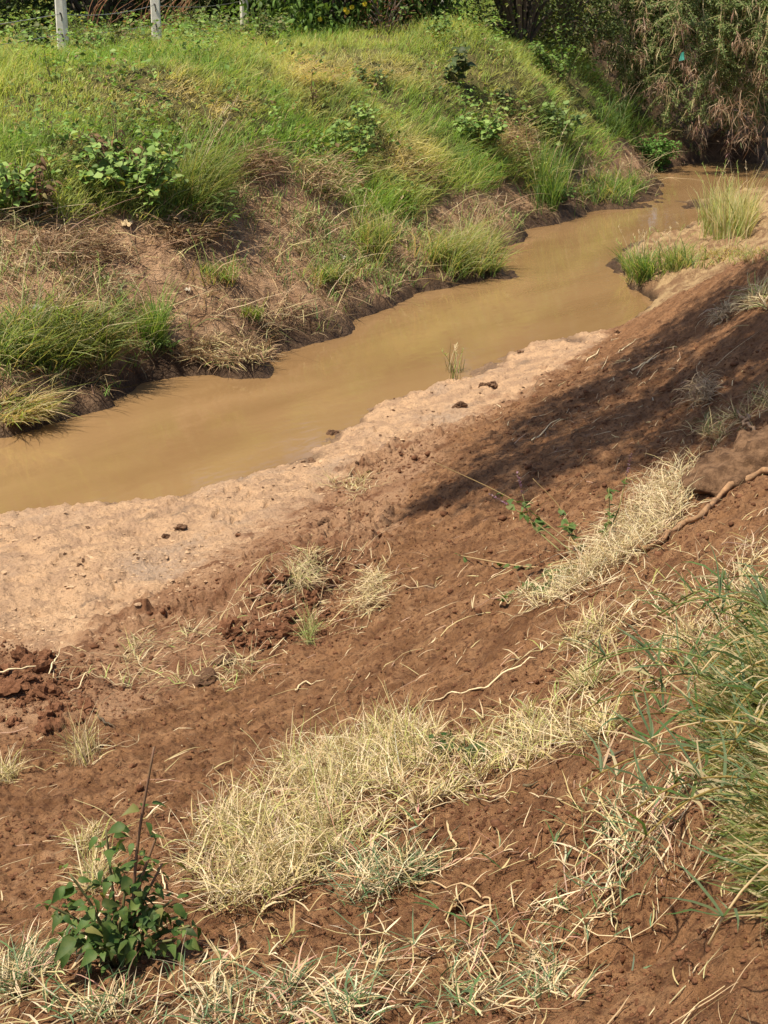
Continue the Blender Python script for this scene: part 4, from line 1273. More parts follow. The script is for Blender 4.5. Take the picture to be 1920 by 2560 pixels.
for (pc, rr) in SHADE:
    g0 = hit(*pc)
    dz = rng.uniform(6.6, 8.4) - g0[2]
    c = g0 + np.array([TO_SUN.x, TO_SUN.y, TO_SUN.z]) * dz / TO_SUN.z
    pts = spline([hub, hub * .5 + c * .5 + np.array([0, 0, .35]), c], 6)
    wa = Acc()
    tube(wa, pts, np.linspace(.06, .012, len(pts)), (.14, .10, .07), 6)
    wa.build("bough", MAT_BARK, st, TB)
    nn = int(1500 * rr)
    al, ac_ = rng.normal(0, rr * .62, nn), (rng.normal(0, rr * .30, nn) + rng.choice([-.5, 0, .5], nn) * rr * .55)
    P = c + np.stack([al * RIV[0] - ac_ * RIV[1], al * RIV[1] + ac_ * RIV[0], rng.normal(0, .35, nn)], -1)
    leaflets(la, P, rng.normal(0, 1, (nn, 3)) * np.array([1, 1, .4]), unit(rng.normal(0, .3, (nn, 3)) + np.array([0, 0, 1])), rng.uniform(.05, .10, nn), rng.uniform(.025, .045, nn), np.clip(pick(DK, [.4, .4, .2], nn), .01, .5))
la.build("foliage", MAT_LEAF, st, TB)

# ------------------------------------------------------------------ near bank: clods, turf, roots
def clod_mesh(seed, mat, sub=3, rough=.5, flat=.7):
    import bmesh
    bm = bmesh.new()
    bmesh.ops.create_icosphere(bm, subdivisions=sub, radius=1)
    co = np.array([v.co[:] for v in bm.verts])
    n1 = fbm(co[:, 0] * 1.6 + seed * 7.1 + co[:, 2] * 1.1, co[:, 1] * 1.6 + co[:, 2] * 1.3, seed, 4, .6)
    n2 = np.abs(fbm(co[:, 0] * 3.4 - co[:, 2] * 2.7, co[:, 1] * 3.4 + seed * 3.3 + co[:, 2], seed + 40, 3, .6))
    co = co * (1 + rough * n1 - .5 * rough * n2)[:, None]
    co[:, 2] *= flat
    for v, c in zip(bm.verts, co):
        v.co = c
    me = bpy.data.meshes.new("clod")
    bm.to_mesh(me)
    bm.free()
    me.materials.append(mat)
    return me
CLODS = [clod_mesh(i, MAT_CLOD, 3, .85 + .1 * (i % 3), .6 + .1 * (i % 4)) for i in range(5)]
DCLODS = [clod_mesh(20 + i, MAT_DARKCLOD, 3, .95, .65) for i in range(3)]
def clod(px, py, size, label, dark=False, group=None, sink=.05):
    p = hit(px, py)
    o = bpy.data.objects.new("soil_clod", (DCLODS if dark else CLODS)[rng.integers(0, 3 if dark else 5)])
    COL.objects.link(o)
    s = size * .5
    o.scale = (s * rng.uniform(.85, 1.3), s * rng.uniform(.8, 1.2), s * rng.uniform(.8, 1.15))
    o.rotation_euler = (rng.normal(0, .3), rng.normal(0, .3), rng.uniform(0, 6.28))
    o.location = (p[0], p[1], p[2] + s * sink)
    return tag(o, label, "soil clod", group)
for (px, py, sz, lab) in [(455, 1322, .075, "knobbly dark clod on pale sand below the water's edge"), (416, 1344, .05, "smaller dark clod left of the knobbly one on the sand"),
                          (596, 1341, .035, "dark cone-shaped pebble of soil on the pale sand"), (1152, 1016, .085, "flat dark clod on the narrow part of the sand strip"),
                          (1230, 962, .075, "dark clod at the sand's waterline right of the wispy grass"), (1205, 965, .05, "small wet dark clod beside the narrow waterline"),
                          (1300, 882, .05, "dark lump at the far end of the sand waterline"), (1545, 833, .05, "dark lump where soil slope meets the water"),
                          (512, 1712, .105, "dark moist clod on the trampled terrace"), (565, 1655, .09, "brown clod above the dark moist one on the terrace"),
                          (832, 1085, .07, "dark stone-like lump at the notch of the waterline"), (780, 1155, .05, "small clod by the waterline below the notch"),
                          (1078, 1460 + 12, .055, "lone dark clod low on the raked slope"), (815, 1306, .07, "dark round clod at the edge of terrace and sand"),
                          (478, 1578, .06, "reddish clod at the terrace edge near the dry stalk")]:
    clod(px, py, sz, lab, dark=sz > .04)
for q in np.concatenate([ellipse(745, 1515, 130, 80, 44), ellipse(640, 1590, 90, 45, 22), ellipse(90, 1690, 120, 50, 34), ellipse(110, 1780, 120, 50, 22)]):
    clod(q[0], q[1], abs(rng.normal(0, .035)) + .022, "rough red-brown clod among the broken earth of the terrace", False, "broken earth clods on the terrace")
for q in np.concatenate([ellipse(1100, 1000, 300, 120, 40), ellipse(300, 1380, 330, 90, 14), ellipse(820, 1220, 170, 70, 16)]):
    m_ = in_poly(q[:1], q[1:], SAND_POLY)
    if m_[0]:
        clod(q[0], q[1], rng.uniform(.010, .028), "small dark soil crumb lying on the pale sand strip", True, "dark crumbs on the sand")

# crumbs of loose earth all over the raked slope and terrace
ca = Acc()
ico = clod_mesh(77, MAT_CLOD, 1, .5, .75)
iv = np.array([v.co[:] for v in ico.vertices])
it = np.array([p.vertices[:] for p in ico.polygons])
q = np.stack([rng.uniform(-700, 2800, 68000), rng.uniform(850, 2700, 68000)], -1)
q = np.concatenate([q, ellipse(760, 1520, 190, 110, 900), ellipse(90, 1700, 190, 90, 900), np.stack([rng.uniform(500, 1800, 2500), rng.uniform(2000, 2560, 2500)], -1)])
G = hit_many(q[:, 0], q[:, 1])
ppx, ppy = proj(G[:, 0], G[:, 1], G[:, 2])
ok = (~is_far(ppx, ppy)) & (G[:, 1] < 12.5) & ~in_poly(ppx, ppy, SAND_POLY) & (G[:, 2] > .06)
ok &= rng.uniform(0, 1, len(G)) < .35 + .65 * sstep(-.2, .25, fbm(G[:, 0] * 2.4, G[:, 1] * 2.4, 151, 3))
G = G[ok]
sz = np.exp(rng.normal(math.log(.0026), .55, len(G))) * (.55 + .16 * G[:, 1])
sz = np.clip(sz, .0012, .024)
ang = rng.uniform(0, 6.28, len(G))
sc = rng.uniform(.7, 1.3, (len(G), 1, 3)) * sz[:, None, None]
V = iv[None] * (1 + rng.normal(0, .16, (len(G), len(iv), 1)))
V = V * sc
V = np.stack([V[..., 0] * np.cos(ang)[:, None] - V[..., 1] * np.sin(ang)[:, None], V[..., 0] * np.sin(ang)[:, None] + V[..., 1] * np.cos(ang)[:, None], V[..., 2]], -1)
V = V + (G + np.stack([0 * sz, 0 * sz, sz * .25], -1))[:, None, :]
ca.add(V.reshape(-1, 3), None, (np.arange(len(G)) * len(iv))[:, None, None] + it[None])
tag(ca.build("soil_crumbs", MAT_CLOD), "loose red earth crumbs scattered over the raked slope", "soil crumbs", kind="stuff")

# pale grit and flakes of dried silt on the sand strip
MAT_GRIT = clod_mat("dry_silt", (.38, .245, .15), (.58, .39, .235))
q = np.stack([rng.uniform(-30, 1560, 26000), rng.uniform(830, 1640, 26000)], -1)
q = q[in_poly(q[:, 0] + rng.normal(0, 12, len(q)), q[:, 1] + rng.normal(0, 12, len(q)), SAND_POLY)]
G = hit_many(q[:, 0], q[:, 1])
G = G[(G[:, 2] > .02) & (rng.uniform(0, 1, len(G)) < .12 + .55 * sstep(-.15, .25, fbm(G[:, 0] * 1.8, G[:, 1] * 1.8, 171, 3)))]
sz = np.clip(np.exp(rng.normal(math.log(.0055), .5, len(G))), .002, .02)
ang = rng.uniform(0, 6.28, len(G))
V = iv[None] * (1 + rng.normal(0, .2, (len(G), len(iv), 1))) * (rng.uniform(.7, 1.5, (len(G), 1, 3)) * np.array([1, 1, .5])) * sz[:, None, None]
V = np.stack([V[..., 0] * np.cos(ang)[:, None] - V[..., 1] * np.sin(ang)[:, None], V[..., 0] * np.sin(ang)[:, None] + V[..., 1] * np.cos(ang)[:, None], V[..., 2]], -1) + G[:, None, :]
sg = Acc()
sg.add(V.reshape(-1, 3), None, (np.arange(len(G)) * len(iv))[:, None, None] + it[None])
tag(sg.build("sand_grit", MAT_GRIT, smooth=False), "pale grit and flakes of dried silt on the sand strip", "grit", kind="stuff")

def path_on_ground(pxs, lift=.012, m=6, wig=.0):
    G = np.array([hit(a, b) for a, b in pxs])
    pts = spline(G, m)
    if wig:
        pts[:, :2] += rng.normal(0, wig, (len(pts), 2))
    pts[:, 2] = np.maximum(hgt(pts[:, 0], pts[:, 1]) + lift, pts[:, 2] * .35 + .65 * (hgt(pts[:, 0], pts[:, 1]) + lift))
    return pts
def stick(name, label, cat, pxs, r0, r1, col, mat=None, lift=.012, wig=.0012, sides=7, group=None, m=6):
    pts = path_on_ground(pxs, lift, m, wig)
    acc = Acc()
    R = np.linspace(r0, r1, len(pts)) * (1 + rng.normal(0, .14, len(pts)))
    R[-m:] *= np.linspace(1, .35, m)
    R[:2] *= .7
    tube(acc, pts, R, col, sides)
    o = acc.build(name, mat or MAT_STEM, None, pts[0])
    return tag(o, label, cat, group)
ROOTC = (.36, .20, .095)
stick("exposed_root", "long thick root running down the slope to the purple-flowered weed", "root", [(1960, 1185), (1885, 1200), (1800, 1250), (1760, 1290), (1700, 1325), (1650, 1365), (1600, 1378), (1540, 1388), (1470, 1380)], .012, .009, ROOTC, MAT_BARK, .016, .002, 8)
stick("exposed_root", "thin pale root forking above the long thick root", "root", [(1690, 1270), (1740, 1240), (1790, 1215), (1808, 1185), (1803, 1160)], .005, .003, (.52, .38, .2), None, .015)
stick("exposed_root", "crooked stick at the right edge over the turf lump", "root", [(1842, 1055), (1870, 1072), (1855, 1088), (1885, 1110), (1912, 1140), (1935, 1150)], .009, .006, (.27, .17, .10), MAT_BARK, .05)
stick("exposed_root", "bent pale root loop lying on the lower right soil", "root", [(1010, 2205), (1100, 2220), (1195, 2240), (1228, 2275), (1210, 2330), (1170, 2370)], .0027, .0018, (.46, .32, .18), None, .006)
stick("exposed_root", "brown curved root beside the pale root loop", "root", [(1110, 2300), (1150, 2268), (1190, 2262), (1225, 2272)], .003, .002, (.32, .19, .1), None, .008)
stick("exposed_root", "thin root across bare soil left of the pale loop", "root", [(1117, 2060), (1125, 2100), (1140, 2122), (1125, 2170)], .003, .002, (.5, .36, .2), None, .006)
stick("twig", "short dark twig on the bare soil right of the dry grass", "twig", [(1500, 1930), (1520, 1905), (1560, 1890)], .006, .004, (.09, .06, .04), None, .012)
stick("twig", "second short dark twig nearer the dry grass", "twig", [(1310, 1975), (1345, 1965)], .006, .003, (.09, .06, .04), None, .012)
stick("twig", "small dark twig on the slope at far left", "twig", [(245, 1797), (268, 1815), (288, 1830)], .005, .003, (.08, .055, .04), None, .012)
stick("dry_stalk", "long pale stalk lying on the terrace at the left edge", "dry stalk", [(-20, 1700), (70, 1685), (172, 1668)], .0042, .003, PALE, None, .03, .001)
stick("dry_stalk", "leaning pale stalk crossing the long one at the left edge", "dry stalk", [(125, 1715), (140, 1680), (153, 1648)], .0036, .0024, PALE, None, .05, .001)
stick("dry_stalk", "bent pale stalk below the dark moist clod's left", "dry stalk", [(180, 1740), (205, 1720), (227, 1685)], .0034, .0022, PALE, None, .02)
stick("dry_stalk", "slender curved straw on the lower raked slope", "dry stalk", [(737, 1732), (770, 1712), (815, 1702)], .0035, .002, PALE, None, .008)
stick("dry_stalk", "long jointed straw trailing down the raked slope", "dry stalk", [(1340, 1652), (1240, 1705), (1185, 1728), (1120, 1740), (1060, 1760)], .0032, .002, PALE, None, .008)
stick("dry_stalk", "looped pale straw at the top of the shaded slope", "dry stalk", [(1465, 908), (1490, 890), (1498, 875)], .006, .004, PALE, None, .012)
stick("dry_stalk", "long pale straw in the tree shade on the slope", "dry stalk", [(1580, 930), (1625, 905), (1650, 890)], .006, .003, PALE, None, .012)
stick("dry_stalk", "pale straw slanting below the shaded band", "dry stalk", [(1330, 1110), (1370, 1070), (1423, 1025)], .005, .003, PALE, None, .012)
stick("dry_stalk", "thin straw on the slope between sand and shade", "dry stalk", [(1545, 885), (1570, 868), (1598, 850)], .006, .003, PALE, None, .012)

# loose straw strewn along the slope
sa = Acc()
q = np.stack([rng.uniform(-700, 2900, 9400), rng.uniform(780, 2750, 9400)], -1)
wq = .22 + .75 * np.exp(-((q[:, 1] - (2290 - .62 * q[:, 0])) / 190) ** 2) + .9 * sstep(1150, 1800, q[:, 0]) * sstep(1150, 1350, q[:, 1]) + .5 * sstep(2200, 2400, q[:, 1])
wq = .8 * wq * (1 - .8 * sstep(1350, 1500, q[:, 0]) * sstep(2150, 2300, q[:, 1]))
q = np.concatenate([q[rng.uniform(0, 1.3, len(q)) < wq], ellipse(790, 1480, 190, 120, 240), ellipse(480, 1640, 300, 90, 200), ellipse(1500, 1000, 320, 170, 200)])
G = hit_many(q[:, 0], q[:, 1])
ppx, ppy = proj(G[:, 0], G[:, 1], G[:, 2])
ok = (~is_far(ppx, ppy)) & (G[:, 1] < 13) & (G[:, 2] > .05) & ~(in_poly(ppx, ppy, SAND_POLY) & (rng.uniform(0, 1, len(G)) < .85))
G = G[ok]
N = normal_at(G[:, 0], G[:, 1])
nn = len(G)
ya = math.atan2(RIV[0], RIV[1])
blades(sa, G + np.array([0, 0, .006]), np.where(rng.uniform(0, 1, nn) < .7, rng.vonmises(ya, 3, nn), rng.vonmises(ya + math.pi, 1.5, nn)), np.exp(rng.normal(math.log(.05), .6, nn)).clip(.015, .22) * (1 + .05 * G[:, 1]), (.0012 + .0003 * G[:, 1]) * rng.uniform(.6, 1.6, nn),
       rng.uniform(1.15, 1.55, nn), rng.uniform(1.4, 1.9, nn), np.clip(pick([PALE, STRAW, TAN, (.55, .36, .26)], [.45, .25, .22, .08], nn, .18), .02, .8), N, seg=4, twist=.8, curl=.35)
tag(sa.build("straw_litter", MAT_STRAW), "pale straw bits strewn over the red soil slope", "straw litter", kind="stuff")

# ------------------------------------------------------------------ creeping grass mats and dry tufts on the near bank
def mat_patch(label, poly, nrun, nb, cols, w, name="grass_patch", cat="dry grass", Lr=(.04, .14), Wr=(.0012, .0031), ph=(.3, 1.3, .9, 1.9), yaw0=None, kap=.6, runL=(.10, .28), runC=(PALE, STRAW, TAN, PALE, STRAW, (.48, .29, .20)), upright=0, lift=.012, leafy=None):
    G = in_area(poly, max(nb // 22, 14))
    size = np.ptp(np.array(poly), 0).mean()
    G = np.repeat(G, 5, 0) + rng.normal(0, 1, (len(G) * 5, 2)) * np.array([.055, .035]) * min(size, 420)
    G = hit_many(G[:, 0], G[:, 1])
    o0 = G.mean(0)
    acc = Acc()
    i = rng.integers(0, len(G), nb)
    P = G[i] + rng.normal(0, .012, (nb, 3)) * np.array([1, 1, 0]) + np.array([0, 0, lift]) * rng.uniform(0, 1, (nb, 1))
    yaw = rng.uniform(0, 6.283, nb) if yaw0 is None else rng.vonmises(yaw0, kap, nb)
    C = np.clip(pick(cols, w, nb, .22), .015, .85)
    p0, p1 = rng.uniform(ph[0], ph[1], nb), rng.uniform(ph[2], ph[3], nb)
    up = rng.uniform(0, 1, nb) < upright
    p0[up] *= .3
    p1[up] *= .45
    L = rng.uniform(Lr[0], Lr[1], nb) * np.where(up, 1.25, 1)
    blades(acc, P, yaw, L, rng.uniform(Wr[0], Wr[1], nb), p0, p1, C, normal_at(P[:, 0], P[:, 1]), seg=4, twist=.9, tipC=np.clip(C * 1.1 + .02, 0, .85), curl=.5)
    root = thing(name, label, cat, o0)
    acc.build("blades", MAT_STRAW if leafy is None else MAT_GRASS, root, o0)
    if nrun:
        ra = Acc()
        for r in range(nrun):
            p = G[rng.integers(0, len(G))].copy()
            a = rng.vonmises(math.atan2(RIV[0], RIV[1]) + (math.pi if rng.uniform() < .5 else 0), 1.3)
            LL, pts = rng.uniform(*runL), []
            k = int(LL / .035) + 3
            c = np.array(runC[rng.integers(0, len(runC))]) * rng.uniform(.75, 1.1)
            for s in range(k):
                pts.append([p[0], p[1], float(hgt(p[0], p[1])) + .006 + .012 * abs(rng.normal())])
                a += rng.normal(0, .22)
                p[0] += .035 * math.sin(a)
                p[1] += .035 * math.cos(a)
            pts = np.array(pts)
            tube(ra, pts, np.linspace(.0019, .0008, k) * rng.uniform(.7, 1.2), c, 4)
            nd = pts[1::2]
            nf = 3
            PP = np.repeat(nd, nf, 0)
            blades(ra, PP, rng.vonmises(a, .8, len(PP)), rng.uniform(.025, .085, len(PP)), rng.uniform(.002, .0048, len(PP)), rng.uniform(.5, 1.3, len(PP)), rng.uniform(.9, 1.7, len(PP)), np.clip(pick(cols, w, len(PP), .2), .015, .85), seg=3, twist=.8)
        ra.build("runner_stems", MAT_STRAW, root, o0)
    return root
DRYC, DRYW = [PALE, (.56, .44, .21), (.44, .43, .14), (.33, .24, .12), (.78, .66, .44)], [.28, .27, .19, .14, .12]
GREYG = (.150, .225, .115)
MIXC, MIXW = [PALE, (.56, .44, .22), GREYG, (.10, .18, .06), (.78, .66, .44), (.58, .33, .25)], [.26, .20, .22, .15, .13, .04]
mat_patch("largest dense dry grass patch right of the leafy weed", [(500, 2250), (460, 2180), (520, 2090), (600, 2010), (700, 1960), (800, 1960), (860, 2050), (830, 2160), (760, 2240), (640, 2280), (560, 2290)], 24, 3300, DRYC, DRYW, Lr=(.04, .13), ph=(.4, 1.4, .9, 2.1), upright=.10, lift=.05)
mat_patch("yellow upright dry grass at the middle of the long dry strip", [(690, 1960), (760, 1890), (880, 1830), (1000, 1820), (1090, 1860), (1080, 1930), (980, 1990), (860, 2010), (760, 2010)], 16, 2900, DRYC, [.26, .28, .22, .06, .18], Lr=(.04, .13), ph=(.4, 1.4, .9, 2.1), upright=.14, lift=.05)
mat_patch("flattened dry grass along the upper right end of the dry strip", [(1080, 1900), (1180, 1840), (1290, 1790), (1420, 1770), (1560, 1790), (1540, 1850), (1420, 1880), (1300, 1920), (1180, 1960), (1090, 1960)], 22, 1300, DRYC, DRYW, Lr=(.04, .13))
mat_patch("thin trailing dry runners at the right of the dense dry patch", [(830, 2060), (1000, 1990), (1180, 1960), (1200, 1990), (1050, 2060), (900, 2140), (840, 2170)], 20, 260, DRYC, DRYW)
mat_patch("greenish straw tuft below the dense dry patch", [(870, 2200), (960, 2150), (1060, 2160), (1090, 2190), (1010, 2230), (900, 2260)], 10, 480, MIXC, MIXW)
mat_patch("grass runners along the bottom edge near the leafy weed", [(200, 2560), (250, 2470), (420, 2420), (560, 2430), (640, 2480), (640, 2590), (220, 2590)], 14, 300, MIXC, [.24, .2, .22, .16, .14, .04], Lr=(.03, .12))
mat_patch("dense creeping grass at the bottom middle of the bank", [(640, 2500), (760, 2400), (900, 2360), (1010, 2380), (1020, 2450), (940, 2560), (640, 2590)], 14, 280, MIXC, MIXW, Lr=(.03, .12))
mat_patch("creeping grass with green blades at the bottom right of centre", [(1000, 2480), (1080, 2390), (1250, 2370), (1380, 2400), (1480, 2440), (1430, 2500), (1250, 2550), (1040, 2570)], 14, 300, MIXC, [.26, .18, .26, .14, .12, .04], Lr=(.03, .12))
mat_patch("trailing pale runners crossing the lower right soil", [(1380, 2260), (1500, 2190), (1660, 2110), (1700, 2150), (1600, 2250), (1500, 2350), (1400, 2380)], 12, 100, MIXC, MIXW, runL=(.15, .4))
mat_patch("green-leaved runner tufts on bare soil left of the overhanging grass", [(1440, 2080), (1520, 2020), (1640, 1980), (1720, 2020), (1660, 2090), (1540, 2120)], 9, 90, MIXC, MIXW)
mat_patch("pale grass heap caught against the turf lump", [(1440, 1440), (1500, 1370), (1580, 1290), (1660, 1190), (1710, 1160), (1730, 1210), (1700, 1300), (1640, 1370), (1560, 1420), (1480, 1460)], 14, 2700, [PALE, STRAW, TAN, (.66, .56, .36)], [.4, .25, .1, .25], Lr=(.04, .15), ph=(.3, 1.4, 1.0, 2.2), lift=.05)
mat_patch("bleached grass tail trailing below the pale grass heap", [(1290, 1490), (1400, 1440), (1480, 1440), (1450, 1480), (1350, 1520), (1290, 1520)], 8, 500, [PALE, STRAW, (.66, .56, .36)], [.4, .3, .3], Lr=(.03, .12), lift=.02)
mat_patch("scattered pale runners on the upper right slope", [(1480, 1560), (1640, 1500), (1800, 1400), (1930, 1330), (1930, 1420), (1800, 1490), (1650, 1560), (1500, 1610)], 20, 130, DRYC, [.38, .28, .08, .1, .16])
mat_patch("tangled greyish runners above the green overhanging grass", [(1660, 1620), (1740, 1560), (1930, 1440), (1930, 1560), (1800, 1620), (1690, 1670)], 16, 420, DRYC, [.3, .3, .1, .2, .1])
mat_patch("pale branching straw in the middle of the right slope", [(1420, 1600), (1500, 1560), (1560, 1570), (1540, 1640), (1460, 1660)], 10, 240, DRYC, DRYW)
mat_patch("straw tuft at the left rim of the dug clods", [(715, 1490), (720, 1440), (770, 1400), (810, 1400), (790, 1450), (750, 1490)], 6, 480, [STRAW, PALE, TAN, YELG], [.4, .3, .2, .1], Lr=(.05, .14), ph=(.5, 1.5, 1.2, 2.4), lift=.05)
mat_patch("straw tuft at the right rim of the dug clods", [(890, 1540), (910, 1480), (940, 1430), (965, 1440), (960, 1490), (930, 1530)], 8, 480, [STRAW, PALE, TAN], [.4, .4, .2], Lr=(.05, .14), ph=(.5, 1.5, 1.2, 2.4), lift=.05)
mat_patch("small greenish tuft under the dug clods", [(755, 1610), (765, 1570), (790, 1570), (795, 1615), (775, 1625)], 0, 170, [YELG, STRAW, (.2, .22, .08)], [.4, .4, .2], Lr=(.04, .12), upright=.5)
mat_patch("thin dry grass along the terrace foot", [(250, 1700), (330, 1620), (480, 1580), (620, 1570), (700, 1640), (640, 1690), (500, 1720), (330, 1740)], 16, 300, [TAN, STRAW, YELG, PALE], [.3, .3, .15, .25])
mat_patch("dry tuft on the bare slope at the far left", [(180, 1915), (200, 1870), (235, 1865), (240, 1890), (215, 1925)], 3, 200, DRYC, DRYW, Lr=(.05, .16), upright=.5)
mat_patch("small straw tuft cut by the left picture edge", [(-10, 1955), (0, 1930), (40, 1935), (42, 1955), (10, 1965)], 2, 200, DRYC, DRYW)
mat_patch("straw tuft just behind the leafy weed", [(210, 2230), (225, 2190), (265, 2185), (275, 2210), (245, 2240)], 2, 260, DRYC, DRYW, Lr=(.04, .12), upright=.3)
mat_patch("dry tuft with some green above the leafy weed", [(200, 2120), (215, 2085), (250, 2090), (250, 2115), (225, 2130)], 2, 170, DRYC, DRYW, Lr=(.04, .1))
mat_patch("straw runners left of the leafy weed's foot", [(0, 2480), (20, 2430), (110, 2400), (150, 2440), (110, 2480), (20, 2500)], 12, 420, MIXC, MIXW)
mat_patch("tangled grey root hair ball in the slope shade", [(1715, 1015), (1725, 985), (1765, 975), (1780, 1000), (1745, 1025)], 0, 360, [(.44, .33, .20), (.32, .23, .14)], [.5, .5], "root_tangle", "root tangle", (.05, .16), (.003, .006), (.3, 1.3, 1.6, 2.9), lift=.08)
mat_patch("pale straw tangle near the top of the slope", [(1770, 810), (1790, 785), (1830, 775), (1835, 795), (1800, 815)], 0, 200, [(.50, .39, .24), (.34, .25, .15)], [.5, .5], "root_tangle", "root tangle", (.06, .2), (.004, .008), (.3, 1.3, 1.6, 2.9), lift=.06)
mat_patch("dry grass tufts at the right edge on the slope crest", [(1850, 760), (1880, 720), (1930, 690), (1930, 770), (1890, 800)], 6, 260, [PALE, STRAW, YELG], [.45, .4, .15], Lr=(.08, .25), Wr=(.004, .007))
mat_patch("weedy straw around the crooked stick at the right edge", [(1750, 1090), (1790, 1050), (1860, 1020), (1930, 980), (1930, 1050), (1860, 1060), (1790, 1110)], 14, 340, [STRAW, TAN, (.14, .19, .06)], [.4, .35, .25], Lr=(.06, .18))
mat_patch("small yellow tuft on the slope above the dry strip", [(1440, 1720), (1450, 1690), (1490, 1690), (1500, 1715), (1470, 1735)], 4, 240, [STRAW, YELG, PALE], [.5, .2, .3], Lr=(.04, .13))
mat_patch("pale trampled straw bunch above the terrace sand edge", [(800, 1215), (850, 1190), (930, 1200), (960, 1215), (900, 1230), (820, 1230)], 8, 120, DRYC, DRYW)

# overturned turf lump with its hanging roots
p = hit(1800, 1225)
cm = clod_mesh(5, MAT_TURF, 5, .40, .75)
tl = bpy.data.objects.new("turf_lump", cm)
COL.objects.link(tl)
tl.location = (p[0] + .17, p[1] + .10, p[2] + .01)
tl.scale = (.30, .23, .21)
for f_ in cm.polygons:
    f_.use_smooth = True
tl.rotation_euler = (.15, -.3, .7)
tag(tl, "overturned brown turf lump on the right side of the slope", "turf lump")

# ------------------------------------------------------------------ overhanging green grass at right
poly = [(1800, 1850), (1830, 1760), (1890, 1690), (1970, 1600), (2060, 1600), (2120, 2100), (2060, 2360), (1970, 2290), (1920, 2180), (1885, 2060), (1835, 1950)]
q = in_area(poly, 2200)
G = hit_many(q[:, 0], q[:, 1])
o0 = G.mean(0)
root = thing("overhanging_grass", "thick green and straw grass overhanging the cut bank at right", "grass clump", o0)
ga = Acc()
nb = 13500
P = G[rng.integers(0, len(G), nb)] + rng.normal(0, .012, (nb, 3))
P[:, 2] = hgt(P[:, 0], P[:, 1]) + rng.uniform(-.01, .10, nb)
C = np.clip(pick([(.17, .26, .095), (.12, .215, .06), (.24, .34, .10), PALE, STRAW, (.66, .58, .36)], [.24, .12, .16, .20, .12, .16], nb, .2), .015, .85)
blades(ga, P, rng.vonmises(-1.9, .35, nb), rng.uniform(.05, .155, nb), rng.uniform(.0038, .0088, nb), rng.uniform(.1, 1.3, nb), rng.uniform(.8, 2.2, nb), C, seg=5, twist=1.0, tipC=np.clip(C * .8 + np.array([.10, .08, .04]), .01, .85))
ga.build("blades", MAT_GRASS, root, o0)
for j in range(46):
    sa = Acc()
    p = G[rng.integers(0, len(G))] + np.array([0, 0, .06])
    a = rng.vonmises(-2.2, 1.0)
    hd = np.array([math.sin(a), math.cos(a), 0])
    LL, pts = rng.uniform(.2, .42), [p]
    for s in range(9):
        f = .5 + s * .22
        pts.append(pts[-1] + (np.array([0, 0, 1]) * math.cos(f) + hd * math.sin(f)) * LL / 9)
    pts = np.array(pts)
    pts[:, 2] = np.maximum(pts[:, 2], hgt(pts[:, 0], pts[:, 1]) + .008)
    c = [np.array(PALE), np.array((.40, .30, .10)), np.array((.26, .30, .10))][j % 3]
    tube(sa, pts, np.linspace(.0022, .0014, 10), c, 5)
    nd = np.repeat(pts[2::2], 5, 0)
    blades(sa, nd, rng.vonmises(a, .8, len(nd)), rng.uniform(.05, .13, len(nd)), rng.uniform(.003, .006, len(nd)), rng.uniform(.4, 1.3, len(nd)), rng.uniform(1.0, 2.1, len(nd)), np.clip(pick([GREYG, (.1, .19, .055), PALE], [.5, .25, .25], len(nd), .2), .01, .85), seg=4)
    sa.build("grass_stem", MAT_GRASS, root, o0)
# stout cut stems rising at the bottom right corner
for (a0, b0, a1, b1, c) in ((1822, 2600, 1850, 2460, (.52, .40, .14)), (1835, 2600, 1862, 2370, (.50, .36, .10)), (1906, 2600, 1918, 2400, (.55, .33, .24)), (1812, 2600, 1845, 2380, (.45, .33, .12))):
    sa = Acc()
    pA, pB = at_y(a0, b0, 1.95), at_y(a1, b1, 2.12)
    g0 = np.array([pA[0] + .01, pA[1] - .05, float(hgt(pA[0], pA[1] - .05))])
    pts = spline([g0, pA, (pA + pB) / 2 + np.array([.004, 0, 0]), pB], 4)
    tube(sa, pts, np.linspace(.0032, .0022, len(pts)), c, 6)
    nd = np.repeat(pts[-1:], 6, 0)
    blades(sa, nd, rng.uniform(0, 6.28, 6), rng.uniform(.05, .11, 6), .005, rng.uniform(.3, 1.2, 6), rng.uniform(1.0, 2.0, 6), jit(GREYG, 6), seg=4)
    sa.build("grass_stem", MAT_GRASS, root, o0)

# ------------------------------------------------------------------ purple-flowered weed on the slope
b = hit(1475, 1395)
root = thing("purple_flowered_weed", "straggly weed with thin purple flower spikes lying on the slope", "weed", b)
la = Acc()
WST = [((1475, 1395), (1290, 1255), (1080, 1152), .22, .0026, (.30, .20, .09)), ((1460, 1385), (1400, 1270), (1332, 1196), .25, .0024, (.30, .20, .09)), ((1470, 1400), (1330, 1418), (1145, 1388), .06, .005, (.36, .24, .12)),
       ((1480, 1395), (1520, 1310), (1522, 1218), .22, .003, (.24, .22, .08)), ((1440, 1390), (1330, 1300), (1268, 1262), .2, .0026, (.22, .20, .08)), ((1400, 1380), (1330, 1310), (1306, 1235), .24, .0026, (.22, .20, .08)),
       ((1480, 1400), (1410, 1440), (1330, 1480), .05, .004, (.30, .22, .1)), ((1480, 1390), (1540, 1290), (1566, 1190), .24, .0028, (.24, .22, .08)), ((1475, 1400), (1430, 1350), (1420, 1310), .14, .004, (.33, .22, .1)), ((1475, 1395), (1380, 1430), (1250, 1500), .05, .004, (.30, .22, .1))]
